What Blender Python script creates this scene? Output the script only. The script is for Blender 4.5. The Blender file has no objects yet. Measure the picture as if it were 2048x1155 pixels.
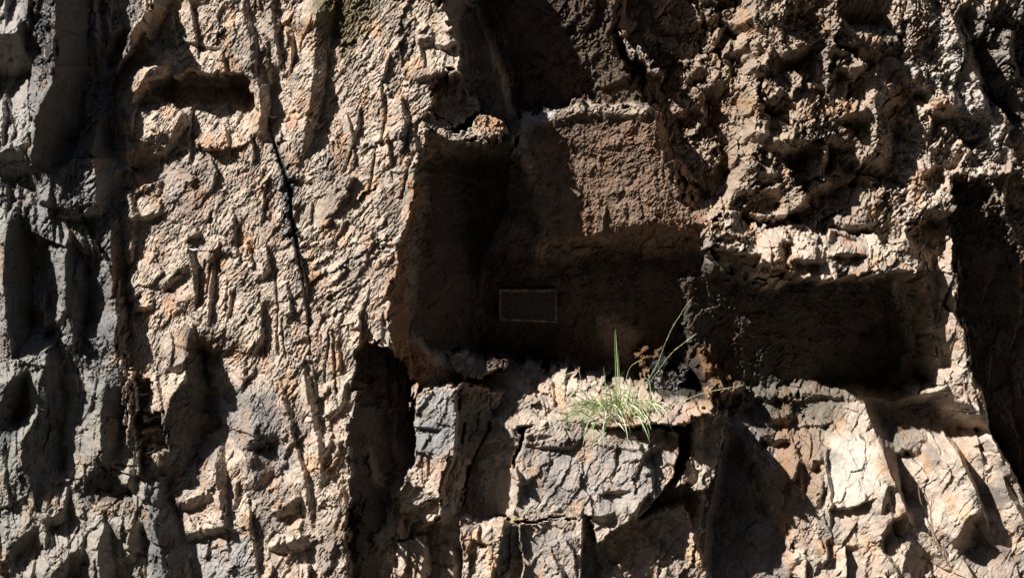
import bpy, math, random
import numpy as np

# ------------------------------------------------------------------ camera, sky, sun
scene = bpy.context.scene
C = scene.collection
PX = 400.0                       # wall units: 400 per metre
CAMD = 24.0
cam_d = bpy.data.cameras.new('camera')
cam = bpy.data.objects.new('camera', cam_d); C.objects.link(cam)
cam.location = (0, -CAMD, 0); cam.rotation_euler = (math.radians(90), 0, 0)
cam_d.sensor_width = 36; cam_d.lens = 36 * CAMD / (2048 / PX); cam_d.clip_end = 500
scene.camera = cam

L = np.array((-0.66, -0.40, 0.64)); L /= np.linalg.norm(L)      # towards the sun
EL = math.asin(L[2]); AZ = math.atan2(L[0], L[1])
world = bpy.data.worlds.new('World'); scene.world = world; world.use_nodes = True
wn = world.node_tree; wn.nodes.clear()
sky = wn.nodes.new('ShaderNodeTexSky'); sky.sky_type = 'NISHITA'; sky.sun_disc = False
sky.sun_elevation = EL; sky.sun_rotation = AZ
bg = wn.nodes.new('ShaderNodeBackground'); bg.inputs['Strength'].default_value = 0.05
wo = wn.nodes.new('ShaderNodeOutputWorld')
wn.links.new(sky.outputs[0], bg.inputs[0]); wn.links.new(bg.outputs[0], wo.inputs[0])
sd = bpy.data.lights.new('sun', 'SUN'); sd.energy = 5.0; sd.angle = math.radians(0.6); sd.color = (1.0, 0.95, 0.89)
sun = bpy.data.objects.new('sun', sd); C.objects.link(sun)
import mathutils
sun.rotation_euler = mathutils.Vector((-L[0], -L[1], -L[2])).to_track_quat('-Z', 'Y').to_euler()
scene.view_settings.view_transform = 'Standard'; scene.view_settings.look = 'None'
scene.view_settings.exposure = 0.92; scene.view_settings.gamma = 1.0

# ------------------------------------------------------------------ noise (numpy)
_r = np.random.RandomState(7)
TG = _r.uniform(0, 2*math.pi, (256, 256)).astype(np.float32); GX, GY = np.cos(TG), np.sin(TG)
TJ = _r.uniform(0, 1, (6, 256, 256)).astype(np.float32)

def pn(x, y, s=0):
    x = x + s*17.31; y = y + s*9.77
    xi = np.floor(x).astype(np.int32); yi = np.floor(y).astype(np.int32)
    fx = (x - xi).astype(np.float32); fy = (y - yi).astype(np.float32)
    ux = fx*fx*fx*(fx*(fx*6-15)+10); uy = fy*fy*fy*(fy*(fy*6-15)+10)
    def g(i, j):
        a = (xi+i) & 255; b = (yi+j) & 255
        return GX[a, b]*(fx-i) + GY[a, b]*(fy-j)
    n0 = g(0, 0)*(1-ux) + g(1, 0)*ux; n1 = g(0, 1)*(1-ux) + g(1, 1)*ux
    return (n0*(1-uy) + n1*uy) * 1.5

def fbm(x, y, o=4, s=0, k=.5):
    r = 0; a = 1; t = 0
    for i in range(o):
        r = r + a*pn(x, y, s+i*3); t += a; a *= k; x = x*2.03; y = y*2.03
    return r/t

def cells(x, y, s=0):
    """nearest-cell noise: offset to the cell's centre, distance gap to the next cell, three random numbers"""
    x = x + s*13.7; y = y + s*7.9
    xi = np.floor(x).astype(np.int32); yi = np.floor(y).astype(np.int32)
    d1 = np.full(x.shape, 9., np.float32); d2 = d1.copy()
    dx = np.zeros_like(d1); dy = dx.copy(); ca = np.zeros(x.shape, np.int32); cb = ca.copy()
    for i in (-1, 0, 1):
        for j in (-1, 0, 1):
            a = (xi+i) & 255; b = (yi+j) & 255
            px = xi+i+TJ[0][a, b] - x; py = yi+j+TJ[1][a, b] - y
            d = px*px+py*py
            m = d < d1
            d2 = np.where(m, d1, np.minimum(d2, d)); d1 = np.where(m, d, d1)
            dx = np.where(m, -px, dx); dy = np.where(m, -py, dy); ca = np.where(m, a, ca); cb = np.where(m, b, cb)
    return dx, dy, np.sqrt(d2)-np.sqrt(d1), TJ[2][ca, cb], TJ[3][ca, cb], TJ[4][ca, cb]

def rot(u, v, deg, su, sv):
    """along an axis tilted deg from vertical towards the right (like a slash): across, along"""
    a = math.radians(deg); c, s = math.cos(a), math.sin(a)
    return (u*c + v*s)/su, (-u*s + v*c)/sv

def shingle(u, v, deg, su, sv, s, tilt=1.0, rnd=.5):
    """flakes whose face looks up and left and which end in a drop on the lower right"""
    a, b = rot(u, v, deg, su, sv)
    dx, dy, gap, r1, r2, r3 = cells(a, b, s)
    h = tilt*(dx*.9*(.4+r1) + dy*.5*(.3+r2)) + rnd*(r3-.5)
    return h

def facet(u, v, deg, su, sv, s, rnd=.6):
    a, b = rot(u, v, deg, su, sv)
    dx, dy, gap, r1, r2, r3 = cells(a, b, s)
    return (dx*(r1-.5)*2.2 + dy*(r2-.5)*2.2 + rnd*(r3-.5)) - .12*np.exp(-gap*14)

def sstep(a, b, x):
    t = np.clip((x-a)/(b-a), 0, 1); return t*t*(3-2*t)

# ------------------------------------------------------------------ drawing into the relief
ZO = {'A': (0, 0), 'B': (0, 380), 'C': (0, 755), 'D': (650, 0), 'E': (650, 380), 'F': (650, 755),
      'G': (1348, 0), 'H': (1348, 380), 'I': (1348, 755)}
ZS = 700/2021.
def zp(reg, pts):
    if reg is None: return [tuple(p) for p in pts]
    o = ZO[reg]
    return [(o[0]+p[0]*ZS, o[1]+p[1]*ZS) + tuple(q*ZS for q in p[2:]) for p in pts]

class Relief:
    def __init__(s, U, V):
        s.U, s.V = U, V                          # true wall coordinates
        wu = 15*fbm(U/190, V/190, 3, 11) + 4*fbm(U/70, V/70, 3, 1) + 1.5*pn(U/17, V/17, 5) + .8*pn(U/6.5, V/6.5, 8)
        wv = 15*fbm(U/190, V/190, 3, 12) + 4*fbm(U/70, V/70, 3, 2) + 1.5*pn(U/17, V/17, 6) + .8*pn(U/6.5, V/6.5, 9)
        k = 1-.4*(1-sstep(220, 270, U))-.75*sstep(1600, 1700, U)*sstep(740, 800, V)-.5*sstep(800, 840, V)*sstep(780, 820, U)*(1-sstep(1400, 1450, U))
        a, b = rot(U+.6*wu, V+.6*wv, 18, 30, 46); _, _, _, r1, r2, _ = cells(a, b, 101)
        c, d = rot(U+.6*wu, V+.6*wv, 24, 11, 17); _, _, _, r3, r4, _ = cells(c, d, 103)
        s.SU = (U+wu*.6+k*(2.5*(r1-.5)+3*(r3-.5))).astype(np.float32); s.SV = (V+wv*.6+k*(2.5*(r2-.5)+3*(r4-.5))).astype(np.float32)
        wu = wu*.75 + k*(15*(r1-.5)+8*(r3-.5)); wv = wv*.75 + k*(17*(r2-.5)+9*(r4-.5))
        s.WU, s.WV = (U+wu).astype(np.float32), (V+wv).astype(np.float32)
        s.H = np.zeros(U.shape, np.float32)
        s.col = np.zeros(U.shape+(3,), np.float32); s.wet = np.zeros(U.shape, np.float32)
        s.quiet = np.zeros(U.shape, np.float32); s.u1 = U[0]; s.v1 = V[:, 0]
    def box(s, pts, pad):
        a = [p[0] for p in pts]; b = [p[1] for p in pts]
        i0 = np.searchsorted(s.u1, min(a)-pad-60); i1 = np.searchsorted(s.u1, max(a)+pad+60)
        j0 = np.searchsorted(s.v1, min(b)-pad-60); j1 = np.searchsorted(s.v1, max(b)+pad+60)
        return (slice(j0, j1), slice(i0, i1))
    def sdf(s, pts, sl):
        """signed distance to a polygon, positive inside"""
        x, y = s.WU[sl], s.WV[sl]
        d = np.full(x.shape, 1e9, np.float32); ins = np.zeros(x.shape, bool)
        n = len(pts)
        for i in range(n):
            ax, ay = pts[i][:2]; bx, by = pts[(i+1) % n][:2]
            ex, ey = bx-ax, by-ay; l = ex*ex+ey*ey+1e-9
            t = np.clip(((x-ax)*ex+(y-ay)*ey)/l, 0, 1)
            d = np.minimum(d, (x-ax-t*ex)**2+(y-ay-t*ey)**2)
            if ay != by:
                ins ^= ((ay > y) != (by > y)) & (x < (bx-ax)*(y-ay)/(by-ay)+ax)
        d = np.sqrt(d); return np.where(ins, d, -d)
    def mask(s, pts, soft, sl):
        return sstep(-soft*.5, soft*.5, s.sdf(pts, sl))
    def plane(s, reg, pts, h, hu=0, hv=0, soft=8, o=None):
        """set: relief inside the polygon becomes a plane: h cm at o, hu, hv cm per 100 units"""
        pts = zp(reg, pts); sl = s.box(pts, soft)
        if s.U[sl].size == 0: return
        if o is None: o = (sum(p[0] for p in pts)/len(pts), sum(p[1] for p in pts)/len(pts))
        elif reg: o = zp(reg, [o])[0]
        m = s.mask(pts, soft, sl)
        P = h + hu*(s.U[sl]-o[0])/100 + hv*(s.V[sl]-o[1])/100
        s.H[sl] = s.H[sl]*(1-m) + P*m
    def add(s, reg, pts, h, hu=0, hv=0, soft=20):
        pts = zp(reg, pts); sl = s.box(pts, soft)
        if s.U[sl].size == 0: return
        o = (sum(p[0] for p in pts)/len(pts), sum(p[1] for p in pts)/len(pts))
        m = s.mask(pts, soft, sl)
        s.H[sl] += m*(h + hu*(s.U[sl]-o[0])/100 + hv*(s.V[sl]-o[1])/100)
    def scarp(s, reg, drop, pts, rl=55, rr=55, a=.45, cap=.22, q=.8):
        """an edge drawn downwards (or leftwards): the rock builds up to it, then drops by drop cm over the
        local width w to its right (or below) and recovers"""
        pts = zp(reg, pts); pts = [(p + (6,))[:3] for p in pts]
        wm = max(p[2] for p in pts)
        sl = s.box(pts, 2.5*max(rl, rr)+wm)
        x, y = s.SU[sl], s.SV[sl]
        if x.size == 0: return
        best = np.full(x.shape, 1e9, np.float32); sg = np.zeros(x.shape, np.float32)
        w = np.zeros(x.shape, np.float32); tt = np.zeros(x.shape, np.float32)
        ln = [math.hypot(pts[i+1][0]-pts[i][0], pts[i+1][1]-pts[i][1]) for i in range(len(pts)-1)]
        tot = sum(ln); acc = 0
        for i in range(len(pts)-1):
            ax, ay, aw = pts[i]; bx, by, bw = pts[i+1]
            ex, ey = bx-ax, by-ay; l = ex*ex+ey*ey+1e-9
            t = ((x-ax)*ex+(y-ay)*ey)/l
            tc = np.clip(t, 0, 1)
            d = (x-ax-tc*ex)**2+(y-ay-tc*ey)**2
            side = ((x-ax)*ey-(y-ay)*ex)/math.sqrt(l)
            m = d < best
            best = np.where(m, d, best)
            sg = np.where(m, np.where(side >= 0, 1, -1)*np.sqrt(d), sg)
            w = np.where(m, aw+(bw-aw)*tc, w)
            tt = np.where(m, (acc+ln[i]*t)/tot, tt)
            acc += ln[i]
        w = np.maximum(w, 2.5)
        k = sstep(-.02, cap, tt)*sstep(-.02, cap, 1-tt)
        kk = np.clip(k, .0, 1)
        A = drop*a; B = drop*(1-a)
        f = np.where(sg < 0, A*np.clip(1+sg/(1.9*rl), 0, 1), np.where(sg < w, A-(A+B)*sg/w, -B*np.clip(1-(sg-w)/(1.9*rr), 0, 1)))
        s.H[sl] += f*kk
        s.quiet[sl] = np.maximum(s.quiet[sl], np.where((sg > 1) & (sg < w-1) & (w > 9), q*np.clip(kk*2, 0, 1), 0))
    def crack(s, reg, depth, pts, w=3):
        """a narrow groove"""
        pts = zp(reg, pts); sl = s.box(pts, 6*w)
        x, y = s.SU[sl], s.SV[sl]
        if x.size == 0: return
        best = np.full(x.shape, 1e9, np.float32)
        for i in range(len(pts)-1):
            ax, ay = pts[i][:2]; bx, by = pts[i+1][:2]; ex, ey = bx-ax, by-ay; l = ex*ex+ey*ey+1e-9
            t = np.clip(((x-ax)*ex+(y-ay)*ey)/l, 0, 1)
            best = np.minimum(best, (x-ax-t*ex)**2+(y-ay-t*ey)**2)
        s.H[sl] -= depth*np.exp(-best/(w*w))
    def tint(s, reg, pts, c, amt=1., soft=30):
        pts = zp(reg, pts); sl = s.box(pts, soft)
        if s.U[sl].size == 0: return
        m = (s.mask(pts, soft, sl)*amt)[..., None]
        s.col[sl] = s.col[sl]*(1-m) + np.array(c, np.float32)*m
    def calm(s, reg, pts, amt=.6, soft=12):
        pts = zp(reg, pts); sl = s.box(pts, soft)
        if s.U[sl].size: s.quiet[sl] = np.maximum(s.quiet[sl], s.mask(pts, soft, sl)*amt)
    def damp(s, reg, pts, amt=1., soft=24):
        pts = zp(reg, pts); sl = s.box(pts, soft)
        if s.U[sl].size == 0: return
        s.wet[sl] = np.maximum(s.wet[sl], s.mask(pts, soft, sl)*amt)

RECESS_SHADE = (.068, .052, .040)  # alcove rock tone with the shade put into the colour
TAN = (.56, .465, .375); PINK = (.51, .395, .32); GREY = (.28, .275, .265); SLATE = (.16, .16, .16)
RUST = (.40, .20, .09); BROWN = (.17, .115, .08); DARK = (.05, .042, .036); PALE = (.68, .62, .53); OLIVE = (.16, .15, .08)

def sculpt(R):
    U, V, W, X = R.U, R.V, R.WU, R.WV
    # ---- broad shapes -------------------------------------------------------------
    R.plane(None, [(-900, -900), (3200, -900), (3200, 2400), (-900, 2400)], 0)
    R.plane(None, [(-900, -900), (262, -900), (240, 100), (235, 700), (300, 900), (330, 1400), (-900, 2400)], -10, 1.5, -.5, 60, o=(240, 500))
    BUT = [(310, -900), (850, -900), (880, 0), (915, 70), (922, 150), (868, 215), (862, 260), (842, 330), (822, 420), (803, 480),
           (790, 540), (776, 600), (771, 680), (722, 695), (708, 800), (698, 900), (703, 1000), (712, 1155), (720, 2400), (330, 2400), (300, 1100), (330, 900), (245, 730), (232, 560), (150, 430), (215, 300), (225, 150), (300, 60)]
    # hollow right of the buttress
    R.plane(None, [(690, -900), (1010, -900), (1010, 2400), (690, 2400)], -30, -38, 0, 10, o=(900, 500))
    R.plane(None, [(940, -900), (3200, -900), (3200, 2400), (940, 2400)], -44, 5, 0, 60, o=(1000, 500))
    R.plane(None, BUT, 10, 4.4, 1.6, 7, o=(780, 600))
    # upper wall behind the shelf, shelf and wall under it
    R.plane(None, [(1010, -900), (1240, -900), (1245, 60), (1310, 160), (1325, 215), (1180, 215), (1040, 230), (1000, 60)], -50, 3, -5, 10, o=(1100, 200))
    R.plane(None, [(1036, 236), (1056, 218), (1072, 224), (1084, 208), (1118, 216), (1140, 204), (1165, 196), (1182, 206), (1226, 212), (1248, 203), (1284, 202), (1314, 214), (1330, 240), (1345, 270), (1400, 380), (1440, 450), (1390, 490), (1380, 720), (960, 740), (960, 520), (1010, 400)],
            -21, 2.5, -3.5, 8, o=(1200, 220))
    R.plane(None, [(960, 480), (1100, 490), (1250, 470), (1390, 470), (1420, 500), (1400, 780), (940, 760)], -35, 0, -14, 60, o=(1200, 470))
    # rubble face
    R.plane(None, [(1245, -900), (3200, -900), (3200, 520), (2052, 474), (2022, 434), (2004, 388), (1985, 360), (1960, 345), (1935, 360), (1915, 346), (1900, 368), (1892, 402), (1870, 440), (1790, 500), (1600, 480), (1470, 450), (1410, 400), (1350, 260), (1320, 180), (1255, 70)],
            -14, -3, -2, 16, o=(1500, 300))
    R.plane(None, [(1248, -900), (1500, -900), (1500, 150), (1480, 330), (1440, 420), (1398, 412), (1338, 285), (1308, 195), (1242, 78)], -62, 7, 0, 40, o=(1290, 150))
    # right recess
    R.plane(None, [(1890, 405), (1902, 362), (1918, 344), (1940, 356), (1962, 342), (1985, 362), (2004, 382), (2022, 430), (2052, 462), (3200, 500), (3200, 1100), (2090, 1080), (2040, 960), (1990, 860), (1975, 780), (1945, 740), (1938, 660), (1912, 610), (1925, 520), (1898, 450), (1908, 400)], -40, 2, -6, 30, o=(1950, 500))
    # dark overhung wall
    R.plane(None, [(1400, 540), (1560, 560), (1800, 540), (1852, 560), (1868, 640), (1874, 760), (1800, 800), (1500, 790), (1390, 700), (1370, 520), (1400, 490)], -41, -6, -8, 26, o=(1400, 540))
    # bright shelf over it
    R.plane(None, [(1408, 440), (1440, 432), (1560, 445), (1700, 470), (1780, 484), (1840, 440), (1885, 385), (1900, 335), (1985, 318), (2060, 330),
                   (2060, 350), (1920, 350), (1905, 420), (1870, 480), (1830, 560), (1790, 545), (1700, 550), (1600, 570), (1560, 535), (1480, 510), (1405, 500)], 6, -1, 14, 9, o=(1650, 510))
    R.plane('H', [(1340, 250), (1500, 130), (1640, 150), (1600, 300), (1590, 640), (1580, 780), (1620, 1000), (1510, 1040), (1490, 700), (1470, 480)], -28, -9, 0, 34)
    # floor of the alcove, slopes up and out
    R.plane(None, [(905, 712), (1020, 706), (1060, 735), (1200, 755), (1320, 770), (1440, 800), (1460, 840), (1100, 862), (1000, 862), (930, 800)], -15, 13, 30, 16, o=(1120, 810))
    # lower right slopes
    R.plane(None, [(1440, 800), (1520, 810), (1640, 790), (1740, 790), (1850, 830), (1940, 840), (1990, 900), (2060, 1020), (3200, 1100), (3200, 2400), (1380, 2400), (1390, 1000), (1460, 880)], -26, 1, 8.5, 50, o=(1600, 820))
    R.plane(None, [(1440, 795), (1880, 785), (1970, 860), (1900, 900), (1700, 880), (1450, 880)], -42, -3, 17, 44, o=(1500, 820))
    R.plane(None, [(1425, 850), (1470, 890), (1530, 990), (1575, 1060), (1590, 1400), (1380, 1400), (1400, 1000)], -26, 3, 4, 40, o=(1500, 1000))
    # lower middle
    R.plane(None, [(700, 1020), (830, 1000), (1000, 1035), (1200, 1045), (1370, 1000), (1420, 1155), (1420, 2400), (700, 2400)], -2, .5, 1, 12)

    # ---- lower middle blocks ------------------------------------------------------
    R.plane('F', [(190, -170), (260, -215), (340, -190), (440, -70), (530, 60), (530, 420), (480, 600), (400, 700), (360, 800), (290, 850), (210, 840), (170, 780), (150, 400)], -12, -40, 6, 8, o=(260, 300))
    R.plane('F', [(170, 760), (230, 840), (300, 850), (330, 960), (290, 1100), (300, 1400), (190, 1400), (180, 1000)], -3, -17, 0, 10, o=(240, 1000))
    R.plane('F', [(380, 720), (500, 540), (540, 300), (520, 60), (600, 38), (800, 38), (1010, 80), (960, 260), (860, 480), (800, 700), (760, 800), (640, 830), (430, 800)], -6, -20, 0, 7, o=(760, 400))
    R.plane('F', [(380, 720), (480, 600), (530, 420), (505, 200), (520, 60), (600, 38), (790, 42), (765, 100), (756, 250), (748, 440), (690, 600), (672, 800), (560, 830), (430, 800)], 10, 5, 1, 6, o=(700, 400))
    R.plane('F', [(860, 480), (960, 250), (1060, 270), (1130, 340), (1100, 500), (1110, 812), (770, 812), (800, 700)], -14, 17, 3, 10, o=(975, 600))
    # grass block
    R.plane('F', [(1090, 560), (1150, 330), (1300, 252), (1500, 262), (1700, 290), (2060, 300), (2065, 400), (2000, 560), (1900, 700), (1740, 830), (1600, 950), (1560, 860), (1500, 810), (1100, 810)], 6, 2, 3, 8, o=(1600, 500))
    R.plane('F', [(1150, 330), (1300, 252), (1500, 262), (1700, 285), (2060, 290), (2070, 360), (1700, 400), (1500, 350), (1160, 380)], 3, 1.5, 16, 8, o=(1500, 330))
    R.plane('I', [(100, 220), (300, 205), (300, 300), (270, 480), (210, 620), (120, 640), (60, 600), (0, 640), (30, 520), (90, 400)], 3, -14, 2, 7)
    # bottom row
    R.plane('F', [(790, 812), (1040, 816), (1150, 822), (1140, 1000), (1060, 1180), (1060, 1400), (780, 1400)], 2, -22, 0, 6, o=(1040, 900))
    R.plane('F', [(790, 812), (1040, 816), (1030, 960), (985, 1100), (900, 1400), (780, 1400)], 9, 3, 3, 6, o=(950, 900))
    R.plane('F', [(1140, 822), (1500, 800), (1560, 835), (1590, 1000), (1615, 1155), (1620, 1400), (1050, 1400), (1150, 1050)], 2, -26, 0, 6, o=(1490, 950))
    R.plane('F', [(1140, 822), (1480, 802), (1485, 950), (1490, 1155), (1490, 1400), (1050, 1400), (1150, 1050)], 9, 3, 2, 6, o=(1400, 950))
    R.plane('F', [(400, 935), (580, 920), (590, 1155), (400, 1400), (390, 1155)], 4, 2, 0, 6)
    R.plane('F', [(410, 800), (500, 760), (670, 700), (660, 800), (500, 840), (480, 920), (415, 930)], 3, 5, 4, 6)

    # ---- left: grey slate ---------------------------------------------------------
    R.plane('A', [(300, -600), (900, -600), (860, 60), (760, 200), (640, 420), (640, 900), (720, 1200), (620, 1250), (200, 1180), (150, 960), (200, 700), (310, 480)], -14, -13, 1, 14, o=(480, 500))
    _S = R.scarp
    def S(reg, drop, pts, *a, **kw):
        k = 1.55 if (reg in 'ABC' and pts[0][0] < 1150) else 1.2
        if reg == 'I' and drop in (16, 12, 14, 8): k = 1.6
        _S(reg, drop*k, pts, *a, **kw)
    S('A', 22, [(310, -300, 150), (310, 0, 150), (345, 300, 140), (325, 470, 150), (245, 610, 230), (190, 730, 210), (165, 930, 170), (200, 1050, 60)], 40, 60)
    S('A', 8, [(690, 110, 10), (605, 215, 60), (570, 340, 50), (585, 430, 16)])
    S('A', 12, [(900, -80, 60), (870, 60, 70), (790, 160, 90), (740, 260, 40)], 30, 60)
    S('A', 20, [(150, 175, 200), (60, 190, 240), (-80, 180, 240)], 30, 40)
    S('A', 12, [(180, 815, 120), (90, 850, 150), (0, 880, 150), (-80, 870, 100)], 40, 40)
    S('A', 5, [(-5, 560, 10), (12, 700, 20), (10, 870, 12)])
    S('A', 15, [(600, 610, 20), (545, 720, 60), (525, 850, 90), (550, 1000, 130), (540, 1155, 180), (600, 1230, 60)], 30, 60)
    S('B', 20, [(90, 120, 10), (35, 200, 100), (18, 400, 150), (20, 700, 130), (45, 850, 100), (60, 960, 30)], 14, 50)
    S('B', 15, [(372, 270, 10), (368, 400, 100), (372, 600, 125), (385, 740, 100), (435, 890, 20)], 25, 50)
    S('B', 8, [(620, 90, 30), (618, 250, 60), (625, 400, 70), (640, 560, 70), (665, 720, 55), (685, 850, 30), (665, 985, 20)], 30, 55)
    S('B', 14, [(285, 850, 20), (255, 1020, 100), (215, 1120, 145), (200, 1300, 145), (110, 1480, 220), (130, 1600, 190), (180, 1740, 140), (200, 1830, 40)], 35, 60)
    S('B', 14, [(150, 1020, 10), (60, 1100, 80), (0, 1160, 140), (-40, 1380, 60)], 30, 50)
    S('B', 14, [(590, 1050, 20), (580, 1120, 120), (565, 1250, 125), (560, 1420, 110), (575, 1600, 60), (560, 1660, 10)], 35, 45)
    S('B', 4, [(235, 560, 10), (232, 640, 18), (225, 720, 6)])
    S('B', 6, [(370, 660, 40), (320, 740, 45), (200, 800, 30)])
    R.plane('C', [(410, 690), (500, 560), (600, 540), (740, 660), (740, 700), (560, 720)], -22, -8, 0, 12)
    # the notch
    R.plane('A', [(850, 455), (990, 425), (1150, 415), (1380, 430), (1430, 480), (1480, 640), (1440, 800), (1300, 850), (1120, 830), (1060, 700), (930, 560), (860, 520)], -33, 0, 22, 4, o=(1150, 470))
    S('A', 9, [(1520, 455, 30), (1380, 428, 60), (1150, 412, 70), (990, 418, 60), (850, 455, 60)], 30, 40)
    S('A', 5, [(1000, 400, 40), (880, 430, 80), (800, 500, 80), (740, 600, 20)], 20, 30)
    S('A', 8, [(1010, 365, 40), (900, 375, 60), (835, 400, 60), (780, 500, 50), (735, 600, 20)], 30, 30)
    S('A', 12, [(1430, 405, 20), (1490, 500, 50), (1508, 620, 55), (1495, 740, 70), (1545, 830, 16)], 18, 40)
    S('A', 8, [(1055, 620, 50), (1000, 720, 60), (955, 830, 45), (930, 910, 16)], 30, 30)
    S('A', 6, [(990, 722, 60), (880, 780, 120), (760, 845, 130), (640, 890, 100), (620, 960, 40)], 40, 50)
    S('A', 4, [(1080, 600, 10), (1075, 800, 14), (1065, 960, 10)], 20, 20)
    S('A', 4, [(1440, 760, 14), (1465, 900, 14), (1450, 960, 6)], 20, 20)
    # top fins on the buttress
    S('A', 6, [(1385, -60, 30), (1400, 80, 40), (1430, 180, 40), (1440, 320, 40), (1480, 430, 14)], 30, 40)
    S('A', 5, [(1550, -40, 14), (1570, 120, 20), (1590, 260, 30), (1635, 430, 8)], 30, 40)
    S('A', 6, [(1640, 120, 30), (1655, 220, 40), (1680, 300, 25), (1675, 420, 6)], 25, 40)
    S('A', 9, [(1830, -60, 90), (1825, 60, 90), (1812, 250, 70), (1810, 420, 70), (1790, 600, 70), (1765, 800, 50), (1735, 950, 20)], 40, 70)
    S('A', 4, [(1250, 20, 40), (1240, 100, 20), (1260, 160, 8)])
    R.crack('A', 5, [(1545, 680), (1600, 860), (1645, 1010), (1690, 1155), (1698, 1250), (1712, 1400), (1745, 1600)], 2.3)
    R.crack('B', 3, [(1745, 500), (1765, 640), (1785, 800), (1795, 960)], 2.2)
    # slivers on the buttress
    S('B', 5.5, [(1085, 290, 6), (1080, 350, 30), (1105, 450, 34), (1118, 560, 26), (1125, 700, 8)], 26, 30)
    S('B', 5.5, [(1190, 320, 20), (1190, 400, 34), (1200, 520, 30), (1205, 640, 26), (1212, 800, 8)], 26, 30)
    S('B', 3.5, [(1340, 140, 16), (1345, 240, 22), (1360, 390, 8)], 20, 20)
    S('B', 3, [(1430, 300, 8), (1440, 380, 12), (1455, 460, 6)], 16, 16)
    S('B', 6, [(1535, 310, 8), (1550, 400, 16), (1530, 440, 50), (1510, 530, 10)], 20, 26)
    S('B', 5, [(1690, 250, 12), (1705, 350, 26), (1740, 480, 32), (1758, 600, 22), (1780, 840, 6)], 30, 36)
    S('B', 5, [(1505, 640, 6), (1510, 800, 14), (1490, 860, 40), (1440, 980, 14)], 20, 24)
    S('B', 3, [(1650, 520, 8), (1668, 640, 12), (1680, 760, 6)], 16, 16)
    S('B', 5, [(880, 675, 20), (800, 680, 40), (725, 700, 26)], 26, 26)
    S('B', 4, [(945, 120, 12), (840, 135, 34), (700, 160, 20)], 26, 26)
    S('B', 5, [(1090, 420, 20), (1030, 460, 50), (960, 540, 40), (920, 600, 10)], 20, 24)
    S('B', 5, [(1160, 230, 30), (1100, 260, 30), (1070, 290, 10)], 20, 24)
    S('B', 3, [(1340, 560, 8), (1320, 680, 20), (1300, 770, 6)], 16, 16)
    S('B', 4, [(745, 270, 8), (740, 330, 20), (735, 420, 10)], 16, 16)
    for l in ([(1590, 480), (1600, 700), (1610, 950)], [(1200, 420), (1190, 600)], [(1520, 900), (1530, 960)], [(1630, 760), (1650, 950)],
              [(1930, 900), (1950, 1150)], [(1900, 850), (1880, 1100)], [(1400, 330), (1380, 420)], [(1690, 0), (1720, 300)]):
        R.crack('B', 3, l, 2.2)
    # big plate in the lower left
    S('B', 20, [(1113, 770, 4), (1097, 920, 50), (1100, 1010, 80), (1060, 1100, 150), (985, 1200, 230), (950, 1340, 250), (965, 1500, 200), (985, 1660, 40)], 30, 60)
    S('B', 6, [(1100, 1000, 20), (1020, 1010, 50), (945, 1010, 30)], 20, 30)
    S('B', 4, [(1395, 1000, 14), (1395, 1090, 20), (1388, 1170, 10)], 20, 24)
    S('B', 3.5, [(1460, 1010, 10), (1430, 1070, 30), (1400, 1110, 10)], 20, 24)
    S('B', 7, [(1755, 970, 8), (1762, 1060, 30), (1772, 1155, 44), (1800, 1300, 40), (1840, 1500, 44), (1862, 1650, 40), (1840, 1760, 14)], 30, 40)
    S('C', 14, [(815, 430, 8), (818, 560, 130), (845, 750, 140), (900, 900, 140), (940, 1050, 130), (960, 1200, 160), (980, 1500, 160)], 14, 45)
    S('C', 8, [(1270, 360, 10), (1250, 480, 60), (1258, 620, 60), (1290, 720, 30), (1300, 790, 10)], 22, 36)
    S('C', 5, [(1380, 580, 6), (1362, 680, 36), (1345, 760, 14)], 20, 24)
    S('C', 9, [(1400, 420, 10), (1440, 480, 110), (1480, 570, 110), (1500, 650, 30)], 26, 30)
    S('C', 6, [(1600, 290, 50), (1500, 330, 60), (1420, 370, 20)], 20, 30)
    S('C', 9, [(1350, 840, 30), (1200, 865, 60), (1030, 900, 60)], 20, 36)
    S('C', 8, [(1250, 655, 40), (1150, 680, 60), (1030, 740, 60), (1000, 770, 30)], 12, 36)
    S('C', 7, [(1750, 680, 20), (1660, 720, 70), (1580, 790, 30)], 26, 36)
    S('C', 8, [(1800, 890, 60), (1720, 920, 80), (1620, 950, 60), (1540, 970, 20)], 26, 36)
    S('C', 4.5, [(1595, -30, 10), (1650, 180, 34), (1690, 320, 14), (1760, 560, 20), (1785, 760, 30), (1812, 920, 10)], 26, 30)
    S('C', 4, [(1435, 640, 8), (1450, 850, 12), (1480, 1000, 12), (1500, 1200, 12)], 20, 24)
    S('C', 5, [(1925, 340, 10), (1880, 420, 30), (1860, 500, 8)], 20, 20)
    S('C', 5, [(2010, 0, 14), (1980, 120, 30), (1950, 220, 10)], 20, 20)
    # thin bright upright fins and small shelves beside the plate
    R.plane('C', [(770, 20), (880, 20), (850, 110), (820, 200), (950, 200), (960, 430), (830, 440), (790, 330), (770, 200)], -18, 6, 0, 6)
    for q in (0, 1, 3):
        y = 215 + q*58 + (q % 2)*14
        R.plane('C', [(822, y), (940-q*6, y-12), (945, y+20), (835, y+34)], -7, -3, 30, 5)
    for (x0, x1, y0, y1, h) in ((722, 748, 0, 420, 6), (748, 778, -40, 400, 4), (700, 716, 60, 300, 0), (782, 800, 330, 540, 4)):
        R.plane('C', [(x0, y0), (x1, y0), (x1+8, y1), (x0-8, y1)], h, 14, 0, 4)
    S('C', 6, [(750, 440, 20), (735, 520, 50), (720, 640, 60), (690, 680, 16)], 16, 24)
    S('C', 12, [(800, 830, 20), (740, 880, 100), (730, 1000, 120), (760, 1080, 60)], 30, 40)
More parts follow.
